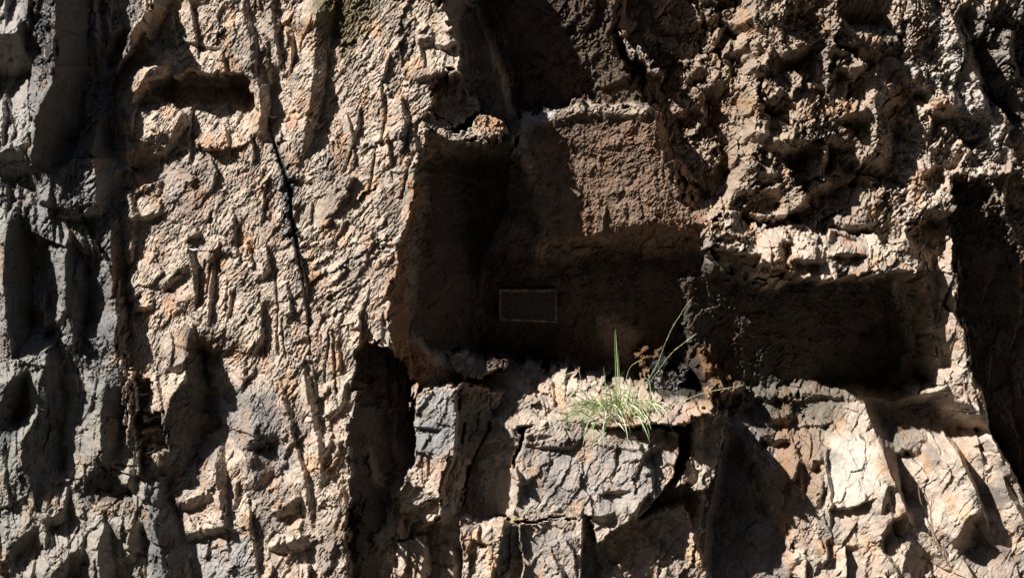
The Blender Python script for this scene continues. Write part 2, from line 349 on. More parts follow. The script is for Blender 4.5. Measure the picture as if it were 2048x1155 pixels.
    S('C', 10, [(610, 820, 20), (560, 960, 90), (560, 1100, 90), (560, 1300, 60)], 30, 40)
    S('C', 10, [(480, 960, 60), (380, 1010, 120), (290, 1130, 100), (270, 1240, 40)], 40, 40)
    S('C', 6, [(380, 730, 20), (300, 800, 60), (210, 830, 40)], 30, 30)
    S('C', 6, [(210, 850, 20), (120, 900, 60), (40, 980, 60), (-20, 1100, 20)], 30, 30)

    # ---- buttress crest, pit and channel ------------------------------------------
    R.plane('D', [(600, 470), (640, 440), (765, 440), (800, 500), (850, 560), (870, 630), (740, 735), (690, 690), (610, 620)], -22, -8, 30, 6)
    R.plane('D', [(570, 700), (620, 650), (690, 690), (740, 738), (840, 740), (870, 660), (960, 650), (1030, 700), (1045, 800), (960, 835), (860, 805), (740, 805), (650, 770)], -1, -5, 9, 8)
    S('D', 5, [(650, 220, 30), (600, 225, 60), (540, 235, 50)], 16, 26)
    S('D', 4, [(640, 445, 20), (570, 440, 36), (510, 460, 20)], 16, 20)
    S('D', 5, [(750, 250, 20), (700, 280, 30), (640, 260, 20)], 16, 20)
    S('D', 10, [(850, -60, 30), (890, 90, 40), (950, 260, 50), (1010, 460, 50), (1060, 640, 40), (1070, 760, 30)], 20, 30, .7)
    S('D', 4, [(200, 620, 6), (180, 720, 24), (170, 820, 10)], 16, 20)
    S('D', 4, [(370, 300, 6), (330, 400, 20), (310, 480, 6)], 16, 20)
    for l in ([(300, 850), (275, 950), (250, 1100)], [(520, 880), (490, 960), (440, 1155)], [(160, 850), (100, 1000)], [(350, 540), (355, 700), (330, 840)]):
        R.crack('D', 3, l, 2.4)
    # edge of the shelf in the back wall
    S('D', 2.5, [(1960, 700, 30), (1880, 650, 40), (1720, 640, 40), (1480, 650, 40), (1250, 700, 50), (1120, 760, 30)], 12, 60)
    S('D', 1.8, [(1800, 820, 20), (1600, 850, 40), (1240, 820, 40), (1180, 900, 10)], 20, 60)
    S('E', 2, [(2010, 180, 14), (1800, 210, 50), (1620, 260, 50), (1380, 260, 20)], 30, 60)
    S('D', 3, [(1720, 160, 20), (1790, 260, 60), (1860, 400, 60), (1930, 480, 40), (1990, 620, 50), (2030, 700, 30)], 10, 30)
    R.plane('D', [(1720, 140), (1760, 160), (1880, 300), (1960, 390), (1950, 420), (1880, 370), (1790, 270)], -34, 3, 8, 5)
    # slab edges in the alcove
    S('E', 8, [(500, 860, 10), (580, 930, 40), (700, 1020, 40), (800, 1060, 20)], 20, 40)
    R.plane('E', [(700, 970), (850, 940), (1060, 960), (1050, 1040), (980, 1080), (760, 1080)], -18, 4, 8, 10)
    R.plane('E', [(1800, 940), (1950, 940), (2020, 1010), (2100, 1040), (2120, 1120), (1980, 1160), (1860, 1160), (1830, 1040)], -40, 0, 0, 10)
    S('F', 6, [(1010, 80, 30), (1090, 60, 40), (1240, 160, 60), (1330, 220, 40)], 30, 30)
    R.plane('F', [(1210, 90), (1290, 130), (1380, 200), (1400, 240), (1290, 250), (1230, 200)], -16, 3, 8, 8)
    # grass block faces
    S('F', 6, [(1940, 380, 20), (1860, 400, 60), (1800, 450, 30)], 14, 20)
    S('F', 3.5, [(1500, 330, 12), (1420, 390, 24), (1200, 390, 12)], 20, 30)
    S('F', 7, [(1860, 640, 10), (1800, 720, 30), (1760, 790, 20)], 20, 20)
    S('F', 5, [(1680, 760, 16), (1600, 790, 40), (1490, 790, 24)], 20, 24)
    S('F', 4, [(1210, 560, 10), (1160, 600, 24), (1090, 600, 14)], 20, 24)
    R.crack('I', 16, [(95, 220), (85, 380), (40, 500), (0, 600)], 3.2)
    for l in ([(850, 480), (820, 600), (780, 720)], [(960, 270), (890, 400), (850, 480)], [(800, 260), (785, 380)]):
        R.crack('F', 5, l, 2.6)
    S('F', 6, [(690, 600, 10), (660, 680, 40), (665, 780, 16)], 16, 20)
    S('F', 6, [(440, 780, 10), (415, 850, 60), (415, 930, 30)], 10, 20)
    S('F', 8, [(650, 800, 16), (560, 860, 50), (490, 900, 40)], 12, 24)
    S('F', 6, [(580, 920, 16), (560, 1000, 40), (550, 1120, 40), (540, 1200, 14)], 14, 20)
    S('F', 8, [(740, 930, 16), (730, 1020, 60), (735, 1200, 60), (740, 1300, 30)], 16, 20)
    S('F', 5, [(690, 820, 10), (670, 900, 30), (650, 980, 10)], 14, 20)
    S('F', 4, [(970, 960, 12), (920, 940, 20), (850, 910, 10)], 18, 20)
    # fins in the dark hollow
    for (x, y0, y1, h) in ((110, 700, 1100, 6), (250, 900, 1250, 9), (300, 900, 1150, 9), (350, 900, 1120, 7), (390, 880, 1100, 5)):
        S('E', h, [(x+80, y0, 6), (x+95, (y0+y1)/2, 16), (x+130, y1+60, 8)], 12, 16)
    S('F', 12, [(240, 330, 10), (270, 480, 40), (330, 600, 50), (370, 690, 10)], 20, 20)

    # ---- rubble face --------------------------------------------------------------
    rub = sstep(1250, 1340, W-.30*X+30)*(1-sstep(400, 500, X))*(1-sstep(1640, 1800, W))
    R.H += rub*(11*facet(W, X, 25, 76, 90, 31, .9) + 3.6*facet(W, X, 20, 29, 38, 33, .9))
    rub2 = sstep(1700, 1800, W)*(1-sstep(400, 480, X))
    R.H += rub2*(5.0*facet(W, X, -30, 60, 80, 35, .9) + 2.6*facet(W, X, 20, 26, 34, 36, .9))
    G = (('G', 7, [(280, 40, 20), (240, 80, 60), (190, 60, 30)]), ('G', 9, [(450, 90, 40), (400, 130, 60), (340, 90, 40)]),
         ('G', 9, [(520, 230, 60), (440, 250, 90), (330, 260, 40)]), ('G', 9, [(330, 440, 60), (250, 470, 90), (130, 500, 60)]),
         ('G', 8, [(560, 380, 60), (500, 370, 80), (420, 400, 30)]), ('G', 8, [(640, 490, 60), (560, 560, 90), (500, 580, 40)]),
         ('G', 10, [(850, 220, 30), (700, 290, 70), (590, 290, 60)]), ('G', 9, [(530, 680, 40), (500, 760, 60), (420, 740, 40)]),
         ('G', 13, [(830, 790, 60), (700, 790, 130), (560, 800, 130), (520, 870, 60)]), ('G', 10, [(620, 1000, 40), (520, 990, 90), (420, 940, 90), (330, 860, 60)]),
         ('G', 14, [(900, 780, 20), (880, 900, 60), (840, 1030, 50)]), ('G', 10, [(1150, 620, 60), (1000, 640, 70), (960, 690, 30)]),
         ('G', 12, [(1195, 320, 20), (1185, 480, 180), (1180, 650, 150), (1170, 850, 120), (1100, 1000, 120), (1080, 1155, 60)]),
         ('G', 12, [(930, 50, 20), (1010, 160, 60), (1150, 220, 100), (1280, 240, 90)]), ('G', 8, [(1080, 240, 40), (980, 240, 80), (890, 260, 60)]),
         ('G', 8, [(1160, 370, 60), (1020, 380, 60), (930, 370, 30)]), ('G', 10, [(1700, 600, 60), (1640, 600, 100), (1520, 590, 60)]),
         ('G', 8, [(1510, 480, 40), (1440, 490, 50), (1390, 520, 30)]), ('G', 10, [(1690, 800, 20), (1700, 850, 60), (1760, 890, 30)]),
         ('G', 14, [(1600, 20, 60), (1640, 160, 90), (1720, 350, 90), (1790, 500, 70), (1840, 700, 40)]), ('G', 9, [(1940, 120, 40), (1960, 300, 60), (2010, 500, 60)]),
         ('G', 7, [(1560, 930, 40), (1500, 960, 60), (1440, 990, 30)]), ('G', 14, [(980, 870, 60), (960, 980, 110), (880, 1060, 80), (800, 1100, 40)]),
         ('G', 12, [(640, 1080, 90), (500, 1100, 120), (330, 1080, 100)]), ('G', 7, [(1130, 890, 10), (1060, 1000, 24), (1030, 1080, 8)]),
         ('G', 8, [(120, 560, 30), (60, 620, 50), (0, 640, 20)]), ('G', 8, [(210, 350, 60), (130, 390, 80), (80, 460, 20)]),
         ('H', 12, [(790, 0, 30), (740, 80, 60), (640, 150, 30), (500, 140, 50), (380, 80, 40)]), ('H', 10, [(1180, 200, 40), (1050, 200, 100), (900, 180, 60)]),
         ('H', 10, [(1470, 90, 30), (1400, 170, 60), (1330, 240, 20)]), ('H', 7, [(620, 270, 10), (590, 330, 60), (610, 420, 20)]),
         ('H', 8, [(860, 420, 20), (760, 400, 40), (660, 400, 30)]), ('H', 6, [(1130, 370, 14), (1000, 360, 30), (900, 380, 10)]),
         ('G', 9, [(1830, 520, 10), (1900, 620, 30), (1990, 760, 30)]))
    for g in G: S(g[0], g[1]*1.6, g[2], 20, 30, q=.15)
    # ---- overhung wall and right strip --------------------------------------------
    S('H', 6, [(1330, 690, 10), (1230, 760, 30), (1110, 830, 20)], 30, 20)
    S('H', 6, [(240, 850, 20), (240, 1010, 40), (180, 1060, 60), (60, 1040, 40)], 30, 30)
    # ---- lower right --------------------------------------------------------------
    S('I', 16, [(1110, 60, 10), (1135, 160, 60), (1180, 320, 100), (1230, 480, 90), (1300, 660, 50), (1350, 800, 40), (1400, 900, 16)], 60, 60)
    S('I', 8, [(1210, 420, 6), (1240, 540, 40), (1300, 680, 40), (1360, 820, 16)], 20, 26)
    S('I', 12, [(1570, 250, 20), (1640, 420, 40), (1710, 600, 30), (1780, 760, 30), (1830, 900, 20)], 70, 60)
    S('I', 14, [(1850, 300, 60), (1900, 450, 60), (1960, 560, 50), (2030, 680, 40), (2100, 800, 20)], 60, 40)
    S('I', 12, [(1510, 370, 40), (1430, 370, 90), (1340, 400, 80), (1310, 460, 20)], 12, 30)
    S('I', 12, [(1790, 760, 30), (1700, 790, 120), (1640, 900, 140), (1580, 960, 90)], 30, 40)
    S('I', 13, [(1380, 920, 80), (1330, 1000, 140), (1290, 1160, 160), (1300, 1300, 120)], 30, 50)
    S('I', 8, [(1210, 610, 30), (1190, 700, 50), (1180, 800, 30)], 14, 24)
    S('I', 8, [(1330, 800, 20), (1250, 810, 50), (1180, 900, 60), (1200, 980, 20)], 14, 30)
    S('I', 5, [(1170, 690, 8), (1080, 710, 20), (1000, 750, 10)], 20, 20)
    S('I', 6, [(950, 340, 10), (900, 460, 20), (860, 640, 20), (820, 760, 20)], 10, 20, .1)
    S('I', 6, [(1180, 900, 8), (1190, 1000, 20), (1260, 1100, 30), (1290, 1200, 20)], 20, 24)
    S('I', 9, [(720, 200, 60), (650, 240, 60), (540, 250, 40)], 20, 30)
    S('I', 8, [(700, 360, 20), (600, 370, 40), (500, 330, 30)], 20, 30)
    S('I', 7, [(880, 480, 60), (820, 470, 60), (800, 560, 20)], 14, 24)
    S('I', 7, [(730, 480, 16), (690, 580, 30), (650, 580, 30)], 14, 24)
    S('I', 14, [(310, 250, 20), (290, 400, 60), (250, 600, 60), (200, 800, 60), (190, 1000, 60), (180, 1200, 60)], 24, 90)
    S('I', 8, [(980, 960, 6), (985, 1080, 14), (990, 1180, 6)], 14, 18)
    S('I', 8, [(1890, 560, 10), (1930, 680, 40), (2000, 800, 40), (2040, 900, 20)], 20, 30)
    R.plane('I', [(940, 350), (1080, 330), (1190, 440), (1215, 620), (1190, 690), (1000, 745), (900, 740), (880, 640), (900, 480)], -9, 7, 12, 8)
    S('I', 6, [(880, 920, 8), (870, 1040, 20), (840, 1100, 10)], 20, 20)
    S('I', 6, [(720, 1020, 30), (660, 1080, 40), (640, 1200, 20)], 20, 20)

    R.calm('F', [(1090, 560), (1150, 330), (2060, 320), (1980, 600), (1600, 950), (1100, 810)], .5)
    R.calm(None, [(1060, 240), (1330, 215), (1420, 420), (1380, 480), (1100, 480)], .45)
    R.calm('F', [(520, 60), (760, 60), (740, 440), (560, 480)], .6)
    R.calm('F', [(1140, 856), (1480, 815), (1490, 1300), (1080, 1300)], .5)
    R.calm('I', [(930, 350), (1170, 340), (1200, 640), (1000, 740), (880, 720)], .93)
    R.calm('C', [(1230, 40), (1560, 60), (1640, 330), (1560, 640), (1420, 620), (1280, 340)], .6)
    R.calm('C', [(350, -100), (570, -60), (560, 500), (350, 560)], .5)
    R.calm('B', [(200, 400), (340, 380), (360, 620), (200, 700)], .6)
    # ---- surface grain ------------------------------------------------------------
    but = sstep(225, 260, W)*(1-sstep(700, 860, W+.0*X))
    butm = np.zeros_like(R.H); sl = R.box(BUT, 20); butm[sl] = R.mask(BUT, 40, sl)
    lowb = sstep(720, 800, X)
    lowr = sstep(1430, 1500, W)*sstep(760, 820, X)
    alc = sstep(820, 860, W)*(1-sstep(1390, 1440, W))*sstep(200, 260, X)*(1-sstep(700, 760, X))
    over = sstep(1380, 1420, W)*sstep(540, 570, X)*(1-sstep(740, 780, X))
    calm = np.clip(alc+over, 0, 1)
    big = fbm(U/160, V/160, 3, 21)
    # a slow swirl so that the splitting direction wanders
    sw = 14*fbm(U/190, V/190, 2, 51); sx = 14*fbm(U/190, V/190, 2, 52)
    W1, X1 = W+sw, X+sx
    W2, X2 = W+.4*sw+.7*pn(U/9, V/9, 54), X+.4*sx+.7*pn(U/9, V/9, 55)
    m1 = sstep(-.3, .3, fbm(U/80, V/110, 3, 23)); m2 = sstep(-.22, .3, fbm(U/45, V/60, 3, 24)); m3 = sstep(-.25, .3, fbm(U/30, V/34, 3, 26))
    gA = shingle(W1, X1, 30, 20, 84, 41, 1.1, .6)
    gB = shingle(W1, X1, 36, 9.5, 38, 42, 1.2, .6)
    gC = shingle(W2, X2, 42, 5.2, 16, 43, 1.2, .6)
    gD = facet(W2, X2, 50, 3.4, 6, 46, .9)
    g4 = facet(W1, X1, 10, 38, 66, 44, .7)
    g5 = facet(W1, X1, -20, 14, 22, 45, .7)
    # smooth cleaved plates, scattered: they quieten the grain and lean to one side
    rs = np.random.RandomState(11); quiet = R.quiet; tip = np.zeros_like(R.H)
    for i in range(620):
        cx = rs.uniform(-250, 2300); cy = rs.uniform(-200, 1360); l = 12+78*rs.rand()**2; w = l*rs.uniform(.25, .6)
        an = math.radians(rs.normal(28, 22)); c, q = math.cos(an), math.sin(an)
        pts = [(cx+(x*c+y*q)*1., cy+(x*q-y*c)*1.) for x, y in ((-w*.4, -l), (w*.3, -l*.8), (w, l*.1), (w*.6, l), (-w*.7, l*.8), (-w, -l*.2))]
        pts = [(cx+(px-cx), cy+(py-cy)) for px, py in pts]
        s2 = R.box(pts, 6)
        if U[s2].size == 0: continue
        d = R.sdf(pts, s2); m = sstep(-2.5, 2.5, d)
        quiet[s2] = np.maximum(quiet[s2], m*rs.uniform(.5, .95))
        tu, tv = rs.uniform(-.02, .12), rs.uniform(-.03, .07)
        tip[s2] += m*(tu*(U[s2]-cx)+tv*(V[s2]-cy)+rs.uniform(-.2, .9))
    gE = shingle(W1, X1, 50, 17, 66, 47, 1.1, .7)
    rb = butm*sstep(540, 680, W+.2*X-60)*sstep(180, 280, X)*(1-sstep(560, 720, X))
    fade = butm*(1-.4*lowb)
    qk = (1-quiet)*(1-.35*rb)*(1-.45*lowb*(1-.5*sstep(700, 900, W)))
    qa = 1-.6*quiet
    grA = qa*1.9*gA*m1*(.3+.7*m2) + qk*(1.7*gB*(.25+.75*m2) + .55*gC*(.2+.8*m3) + .28*gD + .6*g5*m1) + 1.3*g4 + rb*2.6*gE*m1
    grB = 2.6*g4*qa + qk*(1.5*g5 + 1.1*gB*m2 + .75*gC*m3 + .42*gD) + qa*1.2*gA*m1
    rough = sstep(1240, 1300, W-.2*X)*(1-sstep(430, 500, X))
    R.H += rough*(1-.5*quiet)*(1.5*gB*m1 + .7*gC*(.3+.7*m3) + .35*gD + 1.2*g5)
    R.H += fade*grA*.8
    rest = (1-fade)*(1-.75*calm)*(1-.35*lowr)
    R.H += rest*grB
    R.H += tip*(1-calm)*np.where(fade > .5, 1, .8)
    # scattered slivers and small overhanging lips
    rs = np.random.RandomState(5)
    for i in range(1500):
        cx = rs.uniform(-250, 2300); cy = rs.uniform(-200, 1360)
        if 850 < cx < 1400 and 200 < cy < 740 and rs.rand() < .8: continue
        if 1380 < cx < 1840 and 560 < cy < 780 and rs.rand() < .9: continue
        l = 8+74*rs.rand()**4.5; lean = (-.06 if cx < 1000 else -.30 if cy > 760 else .15)+rs.normal(0, .12)
        if rs.rand() < .62:
            b = rs.uniform(-.15, .15)*l; w = 2+l*rs.uniform(.04, .13)
            pts = [(cx+lean*l, cy-l, 2), (cx+b, cy-l*.2, w), (cx+b*.6-lean*l*.4, cy+l*.4, w*.8), (cx-lean*l, cy+l, 2)]
            R.scarp(None, .5+l*rs.uniform(.035, .085), pts, l*.28+3, l*.3+4)
        else:
            l *= .55; w = 2+l*rs.uniform(.08, .3); k = rs.uniform(-.5, .9)
            pts = [(cx+l, cy-l*k*.6, 2), (cx+l*.2, cy+rs.uniform(-.15, .15)*l, w), (cx-l, cy+l*k*.6, 2)]
            R.scarp(None, .4+l*rs.uniform(.04, .10), pts, l*.4+3, l*.5+4)
    R.H += calm*(1.6*fbm(U/60, V/34, 4, 25) + 1.1*g5*m2 + .9*g4*m1 + .8*gC*m3 + .35*gD)
    R.H += .35*fbm(W/9, X/9, 3, 27) + 1.2*big
    # upright splitting lines through the slate on the left
    for sp, dg, am, sd_ in ((5.2, 38, .75, 64), (8.5, 30, 1.3, 67), (6.0, 46, .8, 71)):
        c_, d_ = rot(W1, X1, dg, sp, 80); z = pn(c_, d_, sd_)
        R.H -= np.exp(-(z/.085)**2)*am*sstep(-.12, .22, pn(W/48, X/60, sd_+1))*fade
    a = pn(W/5.5+.02*V, X/170, 61); up = np.exp(-(a/.06)**2)*sstep(-.1, .25, pn(W/60, X/60, 62))
    R.H -= up*1.0*(1-sstep(690, 720, W))

    # close upright flakes on the slate at the far left
    rs = np.random.RandomState(17)
    for i in range(260):
        cx = rs.uniform(-250, 250); cy = rs.uniform(-200, 1360); l = rs.uniform(16, 70); w = rs.uniform(2.5, 7)
        R.scarp(None, rs.uniform(.8, 3.2), [(cx+rs.normal(0, 3), cy-l, 2), (cx, cy, w), (cx+rs.normal(0, 4), cy+l, 2)], 9, 10)
    # ---- colour -------------------------------------------------------------------
    n1 = fbm(U/60, V/60, 4, 71); n2 = fbm(U/24, V/24, 4, 73, .6); n3 = fbm(U/150, V/150, 3, 75); n4 = fbm(W/10, X/10, 3, 77, .6)
    A = lambda c: np.array(c, np.float32)
    def mix(a, b, t): t = np.clip(t, 0, 1)[..., None]; return a*(1-t)+b*t
    col = np.broadcast_to(A(TAN), U.shape+(3,)).copy()
    col = mix(col, A((.48, .35, .27)), sstep(-.15, .35, n1)*.85)
    col = mix(col, A((.34, .30, .25)), sstep(.0, .35, n2)*.9)
    col = mix(col, A((.27, .225, .19)), sstep(.12, .4, fbm(W/70, X/95, 4, 87))*.75)
    R.col = col.astype(np.float32)
    T = R.tint
    T(None, [(-900, -900), (110, -900), (250, 0), (235, 700), (60, 1000), (-900, 2400)], GREY, .8, 80)
    T(None, [(60, -900), (290, -900), (280, 120), (200, 330), (250, 420), (240, 720), (120, 740), (0, 700), (0, 380), (60, 300)], SLATE, .75, 50)  # slate zone, colour lowered where shade falls
    T(None, [(-900, 740), (200, 740), (330, 1000), (340, 2400), (-900, 2400)], (.24, .235, .21), .7, 60)
    for pg in ([(310, -300), (470, -300), (480, 400), (490, 470), (430, 760), (370, 950), (300, 1020), (165, 960), (200, 700), (240, 610), (320, 480), (340, 300)],):
        T('A', pg, (.10, .10, .10), .95, 8)  # right-facing slate plane, its shade painted as a darker grey
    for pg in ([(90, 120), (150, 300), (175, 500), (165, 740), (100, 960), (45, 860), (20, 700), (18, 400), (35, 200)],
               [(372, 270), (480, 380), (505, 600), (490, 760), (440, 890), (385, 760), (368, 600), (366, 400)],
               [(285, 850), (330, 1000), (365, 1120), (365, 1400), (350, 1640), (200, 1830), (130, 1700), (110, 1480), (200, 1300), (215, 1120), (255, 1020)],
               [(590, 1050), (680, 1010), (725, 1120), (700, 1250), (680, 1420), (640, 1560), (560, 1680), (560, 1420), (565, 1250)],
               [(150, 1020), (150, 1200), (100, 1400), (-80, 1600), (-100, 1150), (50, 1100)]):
        T('B', pg, (.10, .10, .098), .95, 8)  # dark slate, deepened further to stand in for shade on these planes
    T('B', [(1113, 770), (1150, 900), (1210, 1040), (1250, 1180), (1270, 1340), (1160, 1500), (1060, 1580), (985, 1680), (955, 1500), (950, 1340), (985, 1200), (1090, 1090), (1097, 920)], (.13, .115, .10), .95, 10)  # pointed slate plate, shade included in the dark tone
    T('B', [(620, 200), (670, 260), (715, 420), (725, 600), (720, 740), (690, 970), (660, 985), (660, 720), (636, 560), (615, 300)], (.17, .13, .10), .9, 8)
    T('C', [(410, 690), (500, 540), (600, 520), (740, 640), (740, 700), (560, 730)], (.11, .105, .10), .9, 14)  # dark zone under the slab, shade painted in
    T('F', [(170, -150), (250, -215), (340, -190), (400, -60), (380, 100), (400, 500), (370, 690), (340, 780), (310, 900), (290, 1400), (190, 1400), (165, 780), (150, 400)], (.14, .12, .10), .9, 12)  # hollow beside the buttress, shade put into the rock colour
    T('F', [(250, 380), (300, 350), (350, 560), (372, 690), (330, 640), (280, 520)], (.34, .25, .18), .85, 8)
    T('F', [(790, 60), (1000, 90), (960, 260), (860, 480), (770, 440), (765, 200)], (.17, .15, .12), .85, 12)  # right face of the tall block, painted darker as its shaded side
    T('F', [(1040, 850), (1140, 850), (1130, 1000), (1050, 1155), (980, 1155)], (.15, .145, .14), .9, 8)  # shaded right side of the tan block, painted in
    T('F', [(1500, 825), (1560, 840), (1590, 1000), (1610, 1300), (1490, 1300)], (.13, .12, .12), .9, 8)  # shaded right side of the speckled block, painted in
    T('C', [(1060, 380), (1250, 380), (1180, 640), (990, 700), (1000, 480)], (.25, .235, .23), .8, 40)
    T('C', [(1230, 40), (1560, 60), (1640, 330), (1700, 500), (1500, 640), (1420, 420), (1280, 340)], (.25, .235, .23), .8, 40)
    T('C', [(1060, 950), (1460, 900), (1500, 1155), (1500, 1500), (1080, 1500)], (.30, .30, .30), .8, 40)
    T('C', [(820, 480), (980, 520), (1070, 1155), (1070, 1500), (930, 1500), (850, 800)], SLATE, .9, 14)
    T('F', [(520, 60), (760, 60), (750, 360), (640, 480), (540, 470)], (.36, .36, .36), .8, 20)
    T('F', [(510, 180), (620, 180), (600, 215), (530, 215)], OLIVE, .7, 10)
    T('F', [(1100, 570), (1400, 400), (1800, 330), (2000, 400), (1940, 600), (1700, 800), (1400, 760), (1110, 740)], (.33, .325, .325), .55, 60)
    T('F', [(1170, 900), (1430, 850), (1470, 1155), (1180, 1155)], (.33, .31, .30), .5, 40)
    T('E', [(480, -60), (560, -60), (560, 60), (500, 300), (480, 500), (470, 880), (700, 1060), (440, 1200), (380, 800), (360, 700), (400, 400), (490, 150)], (.36, .19, .10), .85, 14)
    T('E', [(540, -200), (1150, -200), (1250, 100), (1200, 560), (900, 560), (880, 930), (720, 960), (560, 900), (500, 870), (520, 300), (570, 60)], RECESS_SHADE, .92, 30)  # left of the alcove, darkened in place of shade
    T(None, [(940, -300), (1240, -300), (1250, 60), (1330, 200), (1040, 220), (960, 60)], (.085, .058, .040), .92, 30)  # upper wall, its shade painted as a deeper brown
    T(None, [(1060, 240), (1330, 215), (1420, 420), (1380, 560), (1100, 560), (1070, 400)], (.23, .148, .10), .92, 16)
    T(None, [(950, 500), (1420, 500), (1400, 740), (950, 740)], (.058, .040, .029), .92, 50)  # lower back wall, shade carried by the colour
    T('E', [(1560, 740), (1750, 780), (1840, 860), (1760, 1060), (1640, 900)], (.34, .25, .2), .9, 30)
    T('E', [(1780, 880), (2000, 860), (2100, 960), (2060, 1120), (1780, 1120)], (.16, .085, .03), .8, 30)
    T(None, [(1390, 500), (1560, 570), (1800, 560), (1850, 700), (1780, 780), (1380, 780)], (.075, .066, .052), .92, 16)  # wall under the shelf, colour lowered to paint its shade
    T('H', [(60, 960), (240, 880), (380, 1080), (340, 1155), (250, 1130), (60, 1040)], (.20, .10, .04), .8, 16)
    T(None, [(1895, 412), (1906, 366), (1920, 350), (1940, 362), (1962, 348), (1985, 368), (2004, 390), (2022, 436), (2052, 470), (3200, 510), (3200, 1080), (2090, 1060), (2040, 940), (1985, 850), (1975, 790), (1945, 745), (1938, 660), (1912, 610), (1925, 520)], (.10, .075, .056), .85, 20)  # right recess, shade painted into the brown
    T(None, [(1240, -300), (1420, -300), (1500, 200), (1480, 380), (1380, 380), (1330, 200)], (.30, .22, .16), .7, 60)
    T(None, [(1330, -300), (1800, -300), (1790, 300), (1800, 470), (1440, 430), (1350, 200)], (.33, .25, .18), .6, 60)
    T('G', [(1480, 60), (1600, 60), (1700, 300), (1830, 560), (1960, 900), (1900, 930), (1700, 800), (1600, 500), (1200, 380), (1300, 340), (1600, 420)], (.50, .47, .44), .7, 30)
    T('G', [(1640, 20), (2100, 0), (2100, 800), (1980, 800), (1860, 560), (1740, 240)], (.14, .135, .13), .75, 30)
    T(None, [(1450, 810), (1640, 800), (1640, 980), (1600, 1060), (1500, 960)], (.26, .19, .14), .75, 40)
    T('I', [(640, 340), (880, 330), (860, 700), (700, 760), (560, 640)], (.31, .20, .125), .6, 50)
    T('I', [(60, 60), (360, 60), (200, 200), (60, 180)], (.42, .24, .12), .6, 30)
    T('I', [(300, 160), (560, 200), (560, 500), (420, 620), (300, 500)], (.13, .11, .10), .85, 40)
    T('I', [(290, 420), (480, 640), (620, 900), (660, 1155), (640, 1600), (160, 1600), (200, 700)], (.21, .19, .19), .8, 30)  # grey rock with the block's shadow wedge painted into the tone
    T('I', [(380, 60), (1100, 60), (1000, 260), (900, 330), (760, 260), (380, 220)], (.15, .13, .10), .85, 40)  # stained band, darkened further to stand in for missing shadow
    T('I', [(930, 350), (1170, 340), (1200, 640), (1000, 740), (880, 720)], PALE, .8, 24)
    T('I', [(1180, 150), (1560, 100), (1560, 260), (1300, 460)], (.12, .11, .09), .7, 40)
    T('I', [(1680, 160), (1860, 180), (1860, 420), (1740, 300)], (.5, .49, .48), .7, 24)
    T('D', [(860, 650), (1030, 690), (1030, 780), (880, 760)], (.48, .27, .14), .6, 20)
    T('D', [(900, 560), (1030, 560), (1020, 620), (930, 640)], (.55, .55, .55), .7, 14)  # pale patch painted as a glint on wet rock
    T('D', [(1110, 740), (1220, 620), (1340, 600), (1320, 660), (1180, 740)], (.5, .5, .5), .7, 20)
    T('D', [(0, -100), (330, -100), (240, 180), (120, 330), (60, 200), (0, 220)], (.17, .14, .07), .8, 30)  # olive rock, shade at the top edge put into the colour
    T('A', [(1780, -100), (2021, -100), (2000, 200), (1850, 260), (1800, 100)], (.14, .12, .05), .7, 30)  # green tone under the overhang, with its shade painted in
    T('A', [(960, 430), (1380, 430), (1360, 480), (940, 480)], OLIVE, .7, 10)
    T('A', [(880, 130), (1130, 110), (1060, 240), (900, 270)], (.30, .29, .22), .8, 20)
    T('A', [(130, -60), (330, -60), (340, 430), (220, 400), (150, 260)], (.03, .03, .032), .9, 20)
    R.damp('A', [(140, -60), (320, -60), (330, 420), (230, 400), (150, 240)], 1)
    T('B', [(1640, -60), (1720, -60), (1740, 300), (1700, 300), (1620, 260), (1680, 160)], (.03, .03, .03), .95, 8)
    T('A', [(1590, 780), (1640, 860), (1720, 1155), (1640, 1155), (1600, 900)], (.03, .03, .03), .9, 10)
    R.damp('A', [(1590, 780), (1640, 860), (1720, 1155), (1640, 1155)], 1, 12)
    R.damp('B', [(1640, -60), (1720, -60), (1750, 320), (1690, 300), (1620, 260)], 1, 12)
    R.damp('I', [(300, 160), (400, 180), (640, 380), (560, 640), (480, 720), (420, 560), (320, 420)], .9, 30)
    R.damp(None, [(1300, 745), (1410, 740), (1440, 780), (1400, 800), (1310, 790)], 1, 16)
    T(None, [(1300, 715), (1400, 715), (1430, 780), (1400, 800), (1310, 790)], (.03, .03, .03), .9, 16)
    R.damp(None, [(930, 40), (1000, 60), (1010, 215), (950, 215)], .8, 20)
    R.damp('A', [(420, 260), (600, 500), (600, 1155), (300, 1155), (400, 700)], .5, 40)
    R.damp(None, [(-900, -900), (200, -900), (240, 700), (200, 2400), (-900, 2400)], .42, 60)
    # mineral staining follows its own patches; finer noise patches go darker or paler
    m = R.col
    m = mix(m, m*A((.72, .74, .78)), sstep(.1, .45, n3))
    m = mix(m, m*A((1.1, .84, .62)), sstep(.12, .4, fbm(U/45, V/80, 4, 79))*.7)
    m = mix(m, m*.55, sstep(.18, .5, n4)*.55)
    m = mix(m, np.minimum(m*1.25, .75), sstep(.2, .5, fbm(W/14, X/14, 3, 83))*.6)
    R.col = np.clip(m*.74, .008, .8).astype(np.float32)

# ------------------------------------------------------------------ build the relief grid
STEP = 1.3
us = np.arange(-260, 2310, STEP, dtype=np.float32); vs = np.arange(-220, 1380, STEP, dtype=np.float32)
U, V = np.meshgrid(us, vs)
R = Relief(U, V); sculpt(R)
H = R.H
def w3(U, V, H):
    return np.stack([(U-1024)/PX, -H/100., (577.5-V)/PX], -1)
# sideways raggedness so steep faces are not combed
jx = .8*pn(U/11+H/9, V/11, 91); jz = .8*pn(U/11, V/11+H/9, 93)
P = w3(U+jx, V+jz, H)

